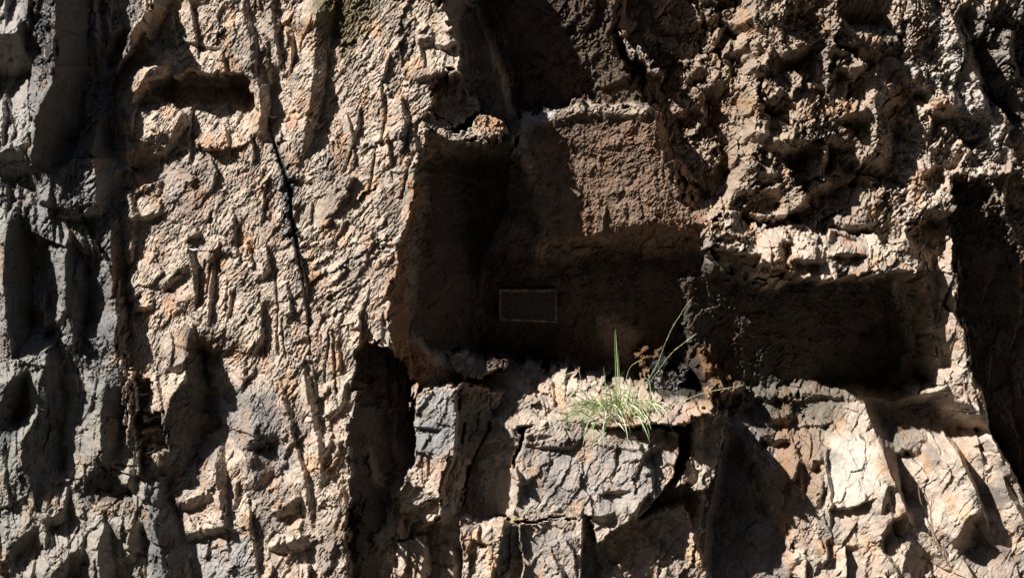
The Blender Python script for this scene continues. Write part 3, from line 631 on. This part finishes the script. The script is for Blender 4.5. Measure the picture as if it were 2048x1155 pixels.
# ------------------------------------------------------------------ materials
def new_mat(name):
    m = bpy.data.materials.new(name); m.use_nodes = True
    return m, m.node_tree, m.node_tree.nodes['Principled BSDF']

def rock_material():
    m, nt, b = new_mat('layered_rock'); N, K = nt.nodes, nt.links
    at = N.new('ShaderNodeAttribute'); at.attribute_name = 'tone'
    tc = N.new('ShaderNodeTexCoord')
    mp = N.new('ShaderNodeMapping'); mp.inputs['Rotation'].default_value = (0, math.radians(25), 0); mp.inputs['Scale'].default_value = (1.6, 1, .8)
    K.new(tc.outputs['Object'], mp.inputs[0])
    n1 = N.new('ShaderNodeTexNoise'); n1.inputs['Scale'].default_value = 55; n1.inputs['Detail'].default_value = 6; n1.inputs['Roughness'].default_value = .7
    K.new(mp.outputs[0], n1.inputs['Vector'])
    rmp = N.new('ShaderNodeMapRange'); rmp.inputs[1].default_value = .3; rmp.inputs[2].default_value = .7; rmp.inputs[3].default_value = .72; rmp.inputs[4].default_value = 1.22
    K.new(n1.outputs[0], rmp.inputs[0])
    mul = N.new('ShaderNodeVectorMath'); mul.operation = 'SCALE'
    K.new(at.outputs['Color'], mul.inputs[0]); K.new(rmp.outputs[0], mul.inputs['Scale'])
    K.new(mul.outputs[0], b.inputs['Base Color'])
    rr = N.new('ShaderNodeMapRange'); rr.inputs[3].default_value = .82; rr.inputs[4].default_value = .38
    K.new(at.outputs['Alpha'], rr.inputs[0]); K.new(rr.outputs[0], b.inputs['Roughness'])
    n2 = N.new('ShaderNodeTexNoise'); n2.inputs['Scale'].default_value = 120; n2.inputs['Detail'].default_value = 5; n2.inputs['Roughness'].default_value = .65
    K.new(mp.outputs[0], n2.inputs['Vector'])
    bp = N.new('ShaderNodeBump'); bp.inputs['Strength'].default_value = .55; bp.inputs['Distance'].default_value = .006
    K.new(n2.outputs[0], bp.inputs['Height']); K.new(bp.outputs[0], b.inputs['Normal'])
    sp = N.new('ShaderNodeMapRange'); sp.inputs[3].default_value = .3; sp.inputs[4].default_value = .75
    K.new(at.outputs['Alpha'], sp.inputs[0]); K.new(sp.outputs[0], b.inputs['Specular IOR Level'])
    return m
ROCK = rock_material()

def simple(name, c, rough=.7, var=.25, scale=30, bump=.0):
    m, nt, b = new_mat(name); N, K = nt.nodes, nt.links
    tc = N.new('ShaderNodeTexCoord'); n = N.new('ShaderNodeTexNoise'); n.inputs['Scale'].default_value = scale; n.inputs['Detail'].default_value = 5
    K.new(tc.outputs['Object'], n.inputs['Vector'])
    cr = N.new('ShaderNodeValToRGB'); cr.color_ramp.elements[0].position = .3; cr.color_ramp.elements[1].position = .7
    cr.color_ramp.elements[0].color = tuple(x*(1-var) for x in c)+(1,); cr.color_ramp.elements[1].color = tuple(min(1, x*(1+var)) for x in c)+(1,)
    K.new(n.outputs[0], cr.inputs[0]); K.new(cr.outputs[0], b.inputs['Base Color']); b.inputs['Roughness'].default_value = rough
    if bump:
        bp = N.new('ShaderNodeBump'); bp.inputs['Strength'].default_value = bump; bp.inputs['Distance'].default_value = .01
        K.new(n.outputs[0], bp.inputs['Height']); K.new(bp.outputs[0], b.inputs['Normal'])
    return m

def mesh_obj(name, verts, faces, mat, parent=None, smooth=False):
    me = bpy.data.meshes.new(name); me.from_pydata([tuple(v) for v in verts], [], [tuple(f) for f in faces]); me.materials.append(mat)
    if smooth: me.polygons.foreach_set('use_smooth', [True]*len(me.polygons))
    o = bpy.data.objects.new(name, me); C.objects.link(o)
    if parent: o.parent = parent
    return o
def tag(o, label=None, cat=None, group=None, kind=None):
    for k, v in (('label', label), ('category', cat), ('group', group), ('kind', kind)):
        if v: o[k] = v
    return o

def big_mesh(name, V3, quads, tone, origin=(0, 0, 0)):
    me = bpy.data.meshes.new(name)
    me.vertices.add(len(V3)); me.vertices.foreach_set('co', (V3-np.array(origin)).astype(np.float32).ravel())
    me.loops.add(quads.size); me.loops.foreach_set('vertex_index', quads.astype(np.int32).ravel())
    me.polygons.add(len(quads)); me.polygons.foreach_set('loop_start', np.arange(0, quads.size, 4, dtype=np.int32))
    me.polygons.foreach_set('loop_total', np.full(len(quads), 4, np.int32))
    me.update(calc_edges=True)
    at = me.attributes.new('tone', 'FLOAT_COLOR', 'POINT'); at.data.foreach_set('color', tone.astype(np.float32).ravel())
    me.materials.append(ROCK); me.validate()
    o = bpy.data.objects.new(name, me); C.objects.link(o); o.location = origin
    return o

nv, nu = U.shape
cu = (U[:-1, :-1]+U[1:, 1:])/2; cv = (V[:-1, :-1]+V[1:, 1:])/2
FW, FX = R.WU[:-1, :-1], R.WV[:-1, :-1]
owner = np.zeros(cu.shape, np.int16)
def in_poly(pts, x, y):
    ins = np.zeros(x.shape, bool); n = len(pts)
    for i in range(n):
        ax, ay = pts[i][:2]; bx, by = pts[(i+1) % n][:2]
        if ay != by: ins ^= ((ay > y) != (by > y)) & (x < (bx-ax)*(y-ay)/(by-ay)+ax)
    return ins
BLOCKS = []
def block(name, label, cat, reg, pts, group=None, thick=12):
    BLOCKS.append((name, label, cat, zp(reg, pts), group, thick)); owner[in_poly(BLOCKS[-1][3], FW, FX)] = len(BLOCKS)

BK, SL, RU = 'rock blocks standing under the alcove', 'slate slabs standing on edge', 'rocks jutting from the rubbly face'
block('rock_block', 'tall grey fronted rock block with a flat top, left of the shaded cleft', 'rock', 'F', [(380, 720), (480, 600), (530, 420), (505, 200), (520, 60), (600, 38), (800, 38), (1010, 80), (960, 260), (860, 480), (800, 700), (760, 800), (640, 830), (430, 800)], BK)
block('rock_block', 'biggest pale rock block, the one with the green grass tuft on its top ledge', 'rock', 'F', [(1090, 560), (1150, 330), (1300, 252), (1500, 262), (1700, 290), (2060, 300), (2065, 400), (2000, 560), (1900, 700), (1740, 830), (1600, 950), (1560, 860), (1500, 810), (1100, 810)], BK)
block('rock_block', 'narrow rock block split off by a black crack, just right of the grass block', 'rock', 'I', [(100, 220), (300, 205), (300, 300), (270, 480), (210, 620), (120, 640), (60, 600), (0, 640), (30, 520), (90, 400)], BK)
block('rock_block', 'squat tan rock block at the bottom edge below the shaded cleft', 'rock', 'F', [(790, 812), (1040, 816), (1150, 822), (1140, 1000), (1060, 1180), (1060, 1400), (780, 1400)], BK)
block('rock_block', 'squat speckled grey rock block at the bottom edge, below the grass block', 'rock', 'F', [(1140, 822), (1500, 800), (1560, 835), (1590, 1000), (1615, 1155), (1620, 1400), (1050, 1400), (1150, 1050)], BK)
block('rock_block', 'small pale rock wedge under the foot of the tall grey fronted block', 'rock', 'F', [(410, 800), (500, 760), (670, 700), (660, 800), (500, 840), (480, 920), (415, 930)], BK)
block('rock_block', 'short narrow rock block cut off by the bottom edge, next to the dark buttress side', 'rock', 'F', [(400, 935), (580, 920), (590, 1155), (590, 1400), (400, 1400), (390, 1155)], BK)
block('boulder', 'rounded orange topped rock knob on the upper left corner of the dark alcove', 'rock', 'D', [(730, 760), (760, 735), (840, 745), (870, 660), (960, 655), (1030, 700), (1040, 800), (960, 830), (860, 800), (740, 805)])
block('flat_rock', 'low shaded rock slab lying on the back of the alcove floor', 'rock', 'E', [(700, 970), (850, 940), (1060, 960), (1050, 1040), (980, 1080), (760, 1080)])
block('pale_rock', 'smooth cream coloured rock plate left of the long diagonal fin at lower right', 'rock', 'I', [(940, 350), (1080, 330), (1190, 440), (1215, 620), (1190, 690), (1000, 745), (900, 740), (880, 640), (900, 480)])
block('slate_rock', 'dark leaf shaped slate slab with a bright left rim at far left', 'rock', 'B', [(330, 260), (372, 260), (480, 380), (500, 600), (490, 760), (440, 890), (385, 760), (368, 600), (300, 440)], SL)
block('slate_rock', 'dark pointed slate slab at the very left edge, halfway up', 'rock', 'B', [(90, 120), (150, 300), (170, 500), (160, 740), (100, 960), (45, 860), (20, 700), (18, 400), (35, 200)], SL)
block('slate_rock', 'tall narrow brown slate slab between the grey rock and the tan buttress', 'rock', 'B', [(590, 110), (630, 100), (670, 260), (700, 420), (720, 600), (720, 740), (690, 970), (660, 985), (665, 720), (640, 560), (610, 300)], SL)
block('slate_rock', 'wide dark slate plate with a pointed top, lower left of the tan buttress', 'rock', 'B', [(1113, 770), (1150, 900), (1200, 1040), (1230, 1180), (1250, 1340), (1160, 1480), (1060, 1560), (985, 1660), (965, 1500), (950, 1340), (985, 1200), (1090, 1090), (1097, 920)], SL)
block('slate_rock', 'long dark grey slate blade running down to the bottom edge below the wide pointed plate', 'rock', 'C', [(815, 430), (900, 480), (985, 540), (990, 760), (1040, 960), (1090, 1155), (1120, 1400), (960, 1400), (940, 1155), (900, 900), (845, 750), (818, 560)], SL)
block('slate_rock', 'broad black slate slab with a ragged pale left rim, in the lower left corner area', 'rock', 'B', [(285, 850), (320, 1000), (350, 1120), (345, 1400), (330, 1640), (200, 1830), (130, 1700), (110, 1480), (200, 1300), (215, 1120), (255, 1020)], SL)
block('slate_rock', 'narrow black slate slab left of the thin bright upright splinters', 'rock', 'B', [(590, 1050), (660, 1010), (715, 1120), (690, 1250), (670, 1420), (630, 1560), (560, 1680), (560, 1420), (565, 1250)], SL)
block('rock_flake', 'small banded rock flake hanging at the right end of the black notch', 'rock', 'A', [(1385, 470), (1440, 440), (1490, 510), (1505, 640), (1495, 740), (1460, 770), (1415, 650), (1400, 560)])
block('rock_flake', 'thin brown rock sliver under a horizontal lip, left one of the pair on the buttress', 'rock', 'B', [(1080, 290), (1112, 350), (1140, 450), (1142, 560), (1128, 700), (1115, 620), (1100, 450), (1070, 350)], 'slivers on the buttress')
block('rock_flake', 'thin brown rock sliver under a horizontal lip, right one of the pair on the buttress', 'rock', 'B', [(1185, 325), (1215, 330), (1232, 500), (1230, 640), (1214, 800), (1203, 640), (1195, 500)], 'slivers on the buttress')
block('rock_flake', 'long reddish brown rock flake near the top of the buttress, above the wet black streak', 'rock', 'A', [(1820, 130), (1880, 200), (1890, 420), (1850, 640), (1800, 820), (1740, 950), (1765, 780), (1795, 600), (1815, 420), (1810, 250)])
block('rock_fin', 'long thin straight rock fin slanting down beside the cream coloured plate', 'rock', 'I', [(1110, 60), (1140, 120), (1190, 300), (1280, 520), (1320, 660), (1380, 800), (1400, 900), (1340, 800), (1290, 660), (1220, 480), (1170, 320), (1125, 160)], 'slanting rock fins at the lower right')
block('rock_fin', 'thin slanting rock fin midway between the cream plate and the right edge', 'rock', 'I', [(1570, 250), (1600, 260), (1670, 420), (1740, 600), (1805, 760), (1840, 900), (1780, 780), (1700, 600), (1630, 420)], 'slanting rock fins at the lower right')
block('rock_lump', 'pale rounded rock lump jutting near the left side of the rubbly face', 'rock', 'G', [(130, 430), (190, 370), (290, 360), (350, 400), (320, 470), (200, 480), (140, 500)], RU)
block('rock_lump', 'angular pale rock lump jutting from the middle of the rubbly face', 'rock', 'G', [(755, 390), (840, 360), (900, 420), (900, 460), (800, 460), (750, 430)], RU)
block('rock_lump', 'wedge shaped rock lump above a black hollow, low in the rubbly face', 'rock', 'G', [(295, 840), (360, 800), (440, 800), (530, 860), (500, 900), (380, 880), (300, 870)], RU)
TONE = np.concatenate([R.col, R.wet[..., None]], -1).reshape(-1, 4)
PF = P.reshape(-1, 3)
idx = np.arange(nv*nu).reshape(nv, nu)
Q = np.stack([idx[1:, :-1], idx[1:, 1:], idx[:-1, 1:], idx[:-1, :-1]], -1)      # faces look at the viewer

def patch(k, name, thick):
    m = owner == k
    q = Q[m]
    if len(q) == 0: return None
    used, inv = np.unique(q, return_inverse=True); q = inv.reshape(-1, 4)
    V3 = PF[used]; T = TONE[used]
    if k:
        # close the piece with sides and a back, so it is a solid
        back = V3.copy(); back[:, 1] = V3[:, 1].max()+thick/100.
        n = len(V3)
        e = np.concatenate([q[:, [0, 1]], q[:, [1, 2]], q[:, [2, 3]], q[:, [3, 0]]])
        key = np.sort(e, 1); kk = key[:, 0].astype(np.int64)*n+key[:, 1]
        _, first, cnt = np.unique(kk, return_index=True, return_counts=True)
        be = e[first[cnt == 1]]
        sides = np.stack([be[:, 1], be[:, 0], be[:, 0]+n, be[:, 1]+n], -1)
        q = np.concatenate([q, q[:, ::-1]+n, sides]); V3 = np.concatenate([V3, back]); T = np.concatenate([T, T])
        org = V3.mean(0); org[2] = V3[:, 2].min()
    else: org = np.zeros(3)
    return big_mesh(name, V3, q, T, tuple(float(x) for x in org))
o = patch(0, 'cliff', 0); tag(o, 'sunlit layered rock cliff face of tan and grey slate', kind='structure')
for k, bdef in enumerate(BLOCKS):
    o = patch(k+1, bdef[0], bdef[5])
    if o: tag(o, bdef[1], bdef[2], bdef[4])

# the cliff goes on beyond the picture on every side (coarser)
u2 = np.arange(-5200, 7300, 25, dtype=np.float32); v2 = np.arange(-9000, 1800, 25, dtype=np.float32)
U2, V2 = np.meshgrid(u2, v2)
h2 = 6*facet(U2, V2, 20, 260, 420, 3, 1.2)+3*facet(U2, V2, 10, 90, 160, 5, 1)+8*fbm(U2/500, V2/500, 4, 2)
inside = sstep(-400, -200, U2)*(1-sstep(2250, 2450, U2))*sstep(-400, -160, V2)*(1-sstep(1320, 1500, V2))
edge = np.interp(np.clip(U2, -250, 2290), us, H[len(vs)//2])*0
h2 = h2*(1-inside) - 90*inside - 6
h2 = h2 + np.maximum(0, (577.5-V2)/4-300)*.50                # unseen upper cliff leans out, shaped to block sky light
P2 = w3(U2, V2, h2).reshape(-1, 3)
n2v, n2u = U2.shape; id2 = np.arange(n2v*n2u).reshape(n2v, n2u)
Q2 = np.stack([id2[1:, :-1], id2[1:, 1:], id2[:-1, 1:], id2[:-1, :-1]], -1)
cu2 = U2[:-1, :-1]+12; cv2 = V2[:-1, :-1]+12
keep = ~((cu2 > -180) & (cu2 < 2230) & (cv2 > -140) & (cv2 < 1300))
c2 = np.array(TAN, np.float32)*(0.7+.5*(fbm(U2/120, V2/120, 3, 6)[..., None]+.5))
T2 = np.concatenate([np.clip(c2*.74, .05, .6), np.zeros(U2.shape+(1,), np.float32)], -1).reshape(-1, 4)
o = big_mesh('cliff_surround', P2, Q2[keep], T2); tag(o, kind='structure')

GM = simple('gravel', (.035, .03, .022), .9, .3, 6, .6)
gx = np.linspace(-60, 60, 61); gy = np.linspace(-90, .4, 61)
gv = [(x, y, -3.0 + .1*math.sin(x*.7+y*.4)+.07*math.sin(y*1.3-x*.5)) for y in gy for x in gx]
gf = [(j*61+i, j*61+i+1, (j+1)*61+i+1, (j+1)*61+i) for j in range(60) for i in range(60)]
tag(mesh_obj('ground', gv, gf, GM), kind='structure')
# dark slope added out of view behind the camera to block most sky light
FM = simple('sky_blocker_dark', (.035, .042, .025), .95, .5, .6, .6)
ox = np.linspace(-110, 110, 89); ot = np.linspace(0, 1, 30)
ov = []
for t in ot:
    for x in ox:
        yb = -44 - 14*t + .010*x*x*.5 + 1.5*math.sin(x*.31+t*5) + 1.1*math.sin(x*.83-t*9)
        ov.append((x, yb, -4 + 48*t + 1.6*math.sin(x*.22)*t + .8*math.sin(x*.9+t*14)))
of = [(j*89+i, j*89+i+1, (j+1)*89+i+1, (j+1)*89+i) for j in range(29) for i in range(88)]
tag(mesh_obj('sky_blocker_slope', ov, of, FM), kind='structure')

def surf(u, v):
    i = int(round((u-us[0])/STEP)); j = int(round((v-vs[0])/STEP)); return float(H[j, i])
def at(u, v, h):
    """a point h cm out of the wall plane, seen at u, v"""
    k = (CAMD-h/100.)/CAMD
    return mathutils.Vector(((u-1024)/PX*k, -h/100., (577.5-v)/PX*k))

BLADE = simple('grass_green', (.22, .34, .09), .5, .3, 60); STRAW = simple('dry_straw', (.50, .42, .24), .7, .25, 60)
PALEB = simple('grass_pale', (.42, .52, .30), .4, .25, 60)
def ribbon(path, w, tipw=.1, vs_=None, fs=None, up=(0, -1, 0)):
    """a folded leaf blade along a list of points, w metres wide"""
    vs_ = [] if vs_ is None else vs_; fs = [] if fs is None else fs
    n = len(path); b = len(vs_)
    for i, p in enumerate(path):
        t = (path[min(i+1, n-1)]-path[max(i-1, 0)]).normalized()
        s = t.cross(mathutils.Vector(up));
        if s.length < .1: s = t.cross(mathutils.Vector((1, 0, 0)))
        s.normalize(); q = t.cross(s).normalized()
        f = i/(n-1.); k = w*.5*(1-f**2.2*(1-tipw))*(min(1, .55+f*3))
        vs_ += [p-s*k, p+q*k*.5, p+s*k, p-q*k*.15]
    for i in range(n-1):
        a = b+4*i
        for x, y in ((0, 1), (1, 2), (2, 3), (3, 0)): fs.append((a+x, a+y, a+4+y, a+4+x))
    fs.append((b, b+1, b+2, b+3)); e = b+4*(n-1); fs.append((e+3, e+2, e+1, e))
    return vs_, fs
def smooth_path(pts, n=9):
    out = []
    for k in range(n+1):
        t = k/float(n)*(len(pts)-1); i = min(int(t), len(pts)-2); f = t-i
        p0 = pts[max(i-1, 0)]; p1 = pts[i]; p2 = pts[i+1]; p3 = pts[min(i+2, len(pts)-1)]
        out.append(.5*((2*p1)+(p2-p0)*f+(2*p0-5*p1+4*p2-p3)*f*f+(3*p1-p0-3*p2+p3)*f**3))
    return out
random.seed(4)
DIMS = simple('shaded_stem', (.10, .075, .045), .8, .3, 60)  # stem colour darkened in place of shade
g0 = at(1236, 842, surf(1236, 842)+1)
tuft = bpy.data.objects.new('grass_tuft', None); C.objects.link(tuft); tuft.location = g0
tag(tuft, 'green grass tuft with arching blades and tall thin seed stems on the pale rock ledge', 'grass tuft')
def loc(l): return [p-g0 for p in l]
HG = surf(1236, 842)
def many(n, lmin, lmax, w, droop, seed, spread=1.):
    rnd = random.Random(seed); V_, F_ = [], []
    for i in range(n):
        u = 1222+rnd.gauss(0, 34); v = 818+rnd.gauss(-3, 6); u = min(max(u, 1152), 1296)
        h = HG+rnd.uniform(-1, 3); p = at(u, v, h)
        a = rnd.gauss(0, .75)+(u-1236)/60.; ln = rnd.uniform(lmin, lmax)*(1-.3*abs(u-1236)/80)
        fwd = rnd.uniform(.0, .75); d = mathutils.Vector((math.sin(a)*.8*spread, -fwd, .9*math.cos(a)**2+.25)).normalized()
        path = []; q = p.copy(); N = 8
        for k in range(N+1):
            path.append(q.copy()); d.z -= droop*rnd.uniform(.6, 1.4)/N*2; d.normalize(); q = q+d*ln/N
        ribbon(loc(path), w*rnd.uniform(.6, 1.3), .1, V_, F_)
    return V_, F_
for nm, n, l0, l1, w, dr, sd_, mt in (('leaf_blades', 90, .08, .22, .0038, 1.0, 1, BLADE), ('pale_blades', 52, .12, .30, .0042, 1.25, 2, PALEB), ('dry_blades', 110, .07, .19, .0026, 1.3, 3, STRAW)):
    V_, F_ = many(n, l0, l1, w, dr, sd_); mesh_obj(nm, V_, F_, mt, tuft)
for pts, w in (([(1237, 838, 0), (1236, 760, 1), (1231, 657, 2)], .0065), ([(1234, 838, 1), (1232, 770, 2), (1229, 662, 3)], .0055), ([(1242, 838, 1), (1240, 780, 2), (1236, 700, 3)], .005),
               ([(1216, 835, 0), (1212, 780, 2), (1207, 733, 3)], .005), ([(1205, 838, 2), (1180, 800, 5), (1161, 777, 7), (1146, 783, 8), (1132, 815, 10), (1123, 842, 11)], .0065),
               ([(1210, 838, 1), (1178, 806, 4), (1141, 785, 7), (1104, 770, 9)], .005), ([(1196, 842, 3), (1176, 862, 10), (1165, 890, 12)], .006), ([(1222, 842, 3), (1210, 838, 10), (1206, 868, 15), (1208, 902, 16)], .006), ([(1200, 840, 3), (1188, 846, 10), (1186, 880, 15), (1184, 905, 15)], .005), ([(1240, 840, 3), (1246, 836, 10), (1254, 866, 15), (1256, 890, 15)], .0058), ([(1262, 838, 3), (1276, 832, 10), (1290, 858, 14), (1300, 884, 15)], .0058), ([(1212, 840, 3), (1196, 830, 9), (1176, 846, 14), (1166, 886, 15)], .0058),
               ([(1190, 840, 3), (1160, 822, 7), (1143, 834, 9), (1136, 846, 9)], .005), ([(1290, 835, 1), (1301, 790, 3), (1298, 762, 4), (1292, 756, 4)], .006), ([(1250, 838, 2), (1258, 790, 4), (1262, 757, 5)], .005),
               ([(1230, 842, 3), (1241, 850, 10), (1250, 862, 12)], .006), ([(1275, 838, 3), (1292, 830, 9), (1302, 858, 12)], .006), ([(1220, 838, 2), (1222, 800, 6), (1226, 782, 8), (1224, 806, 10)], .006)):
    V_, F_ = ribbon(loc(smooth_path([at(u, v, HG+h) for u, v, h in pts])), w); mesh_obj('leaf_blade', V_, F_, PALEB if w > .0055 else BLADE, tuft)
def stem(pts, head, parent, org, mt, w=.0018, hs=.5):
    P_ = smooth_path([at(u, v, h) for u, v, h in pts], 16); P_ = [p-org for p in P_]
    V_, F_ = ribbon(P_, w, .6); st = mesh_obj('flower_stem', V_, F_, mt, parent)
    i0 = int(len(P_)*(1-head)); V_, F_ = [], []; rnd = random.Random(int(pts[0][0]))
    for i in range(i0, len(P_)):
        t = (P_[i]-P_[i-1]).normalized()
        for k in range(4):
            b = P_[i-1].lerp(P_[i], k/4.); sd2 = mathutils.Vector((rnd.uniform(-1, 1), rnd.uniform(-1, 1), rnd.uniform(-.4, .4)))*.45
            d = (t+sd2).normalized(); L_ = rnd.uniform(.008, .017)*hs*2
            ribbon([b, b+d*L_*.4, b+d*L_], .0042*hs*1.6, .1, V_, F_)
    mesh_obj('seed_head', V_, F_, STRAW if mt != DIMS else DIMS, st)
for pts, hd in (([(1262, 838, HG), (1282, 785, HG+3), (1313, 730, HG+6), (1341, 662, HG+9), (1380, 599, HG+12)], .34), ([(1268, 838, HG), (1286, 784, HG+3), (1308, 752, HG+6), (1344, 705, HG+10), (1391, 668, HG+13)], .28),
                ([(1290, 838, HG), (1330, 818, HG+6), (1371, 799, HG+10), (1412, 784, HG+12), (1486, 770, HG+14)], .34), ([(1240, 838, HG), (1252, 760, HG+3), (1262, 732, HG+4), (1281, 720, HG+5)], .2),
                ([(1208, 838, HG), (1170, 790, HG+3), (1160, 750, HG+5), (1158, 738, HG+5)], .2)):
    dim = pts[-1][2] < 0; stem(pts, hd, tuft, g0, DIMS if dim else PALEB, .0010 if dim else .0024, .35 if dim else .5)

# framed panel on the dark back wall
PM = simple('dark_panel', (.034, .026, .020), .85, .6, 40, 1.0); FR = simple('worn_ochre_frame', (.125, .096, .052), .85, .85, 45, .8)
hq = max(surf(u, v) for u in range(998, 1118, 4) for v in range(576, 650, 4))+.6
pq = at(1057, 645, hq); plq = bpy.data.objects.new('wall_panel', None); C.objects.link(plq); plq.location = pq
tag(plq, 'small dark rectangular panel with a faint worn ochre border on the back wall of the alcove', 'panel')
def prism(name, poly, y0, y1, mat, par, org):
    n = len(poly); a = [mathutils.Vector((p.x, y0, p.z))-org for p in poly]; b = [mathutils.Vector((p.x, y1, p.z))-org for p in poly]
    f = [tuple(range(n)), tuple(range(2*n-1, n-1, -1))]+[(i, i+n, (i+1) % n+n, (i+1) % n) for i in range(n)]
    return mesh_obj(name, a+b, f, mat, par)
co = [at(1003, 584, hq), at(1110, 584, hq), at(1110, 641, hq), at(1003, 636, hq)]; ci = at(998, 578, hq), at(1114, 578, hq), at(1114, 645, hq), at(998, 641, hq)
yf = -hq/100.
prism('panel_face', co, yf, yf+.12, PM, plq, pq)
vb, fb = [], []
for i in range(4):
    j = (i+1) % 4; q4 = [ci[i], ci[j], co[j], co[i]]
    b0 = len(vb)
    for y in (yf-.004, yf+.12):
        vb += [mathutils.Vector((p.x, y, p.z))-pq for p in q4]
    fb += [(b0, b0+1, b0+2, b0+3), (b0+7, b0+6, b0+5, b0+4), (b0, b0+4, b0+5, b0+1), (b0+2, b0+6, b0+7, b0+3)]
mesh_obj('panel_border', vb, fb, FR, plq)

# angular chips of stone lying on the ledge
CH = simple('stone_chips', (.34, .27, .21), .85, .3, 40, .6)
rc = random.Random(21); import bmesh
for i in range(14):
    u = rc.choice([rc.uniform(1290, 1420), rc.uniform(1060, 1180), rc.uniform(1060, 1420)]); v = rc.uniform(800, 832); sz = rc.uniform(.006, .019)
    bm = bmesh.new()
    for k in range(9): bm.verts.new((rc.uniform(-1, 1)*sz*1.3, rc.uniform(-1, 1)*sz, rc.uniform(-.6, .6)*sz))
    bmesh.ops.convex_hull(bm, input=bm.verts); bmesh.ops.delete(bm, geom=[q for q in bm.verts if not q.link_faces], context='VERTS')
    me = bpy.data.meshes.new('stone_chip'); bm.to_mesh(me); bm.free(); me.materials.append(CH)
    ch = bpy.data.objects.new('stone_chip', me); C.objects.link(ch); ch.location = at(u, v, surf(u, v)+sz*60)
    tag(ch, 'small angular stone chip lying on the ledge around the grass tuft', 'stone', 'stone chips on the grass ledge')
# a fallen leaf and a few strands of silk
YL = simple('yellow_leaf', (.62, .50, .06), .5, .2, 60)
hl = surf(1026, 1037)+3; p0 = at(1022, 1040, hl)
V_, F_ = ribbon([mathutils.Vector((0, 0, 0)), mathutils.Vector((.007, -.004, .003)), mathutils.Vector((.015, -.004, .004)), mathutils.Vector((.024, -.002, .001))], .012, .1)
lf = mesh_obj('fallen_leaf', V_, F_, YL); lf.location = p0; tag(lf, 'tiny yellow leaf lying on the ledge at the foot of the shaded cleft', 'leaf')
SK = simple('silk', (.75, .8, .88), .35, .1, 60)
for (u, v, l, s_, lab) in ((538, 233, 17, 0, 'thin white silk strand across the right end of the black notch'), (378, 497, 20, 1, 'short white silk strand at the top of the left buttress sliver'),
                           (272, 786, 26, 2, 'white silk strand beside the bright upright splinters at lower left'), (290, 905, 22, 3, 'white wisp of silk in the dark step below the upright splinters')):
    hh = max(surf(u, v), surf(u+l, v))+2.0; a = at(u, v, hh); b = at(u+l, v-(7 if s_ == 3 else 0), hh); V_, F_ = [], []
    for k in range(3 if s_ else 2):
        m_ = (a+b)/2+mathutils.Vector((0, -.002*k, -.004-.0025*k)); ribbon([mathutils.Vector((0, 0, 0)), (m_-a)*.6, m_-a, (m_-a)+(b-m_)*.6, b-a], .0035 if s_ == 1 else .0022, .5, V_, F_)
    w_ = mesh_obj('silk_strand', V_, F_, SK); w_.location = a; tag(w_, lab, 'cobweb', 'silk strands on the rock')
# dead stalks in the lower right
DS = simple('dead_stalk', (.20, .14, .09), .8, .3, 50)
ds = bpy.data.objects.new('dead_plant', None); C.objects.link(ds); hb = surf(1860, 1020)+4; o2 = at(1862, 1030, hb); ds.location = o2
tag(ds, 'tangle of thin dead brown stalks hanging between the slanting fins at lower right', 'dead plant')
for pts in ([(1410, 590), (1418, 690), (1440, 780), (1400, 880)], [(1440, 640), (1480, 760), (1490, 860), (1530, 990)], [(1490, 860), (1460, 900), (1400, 900)], [(1440, 780), (1500, 900), (1570, 1060), (1620, 1120)], [(1490, 700), (1480, 800), (1500, 960), (1490, 1080)], [(1500, 940), (1560, 990), (1590, 1090)], [(1350, 860), (1420, 850), (1450, 800)]):
    q5 = zp('I', pts); V_, F_ = ribbon([p-o2 for p in smooth_path([at(x, y, max(surf(x, y)+1.0, hb-2)) for x, y in q5], 10)], .0060, .4); mesh_obj('stalk', V_, F_, DS, ds)
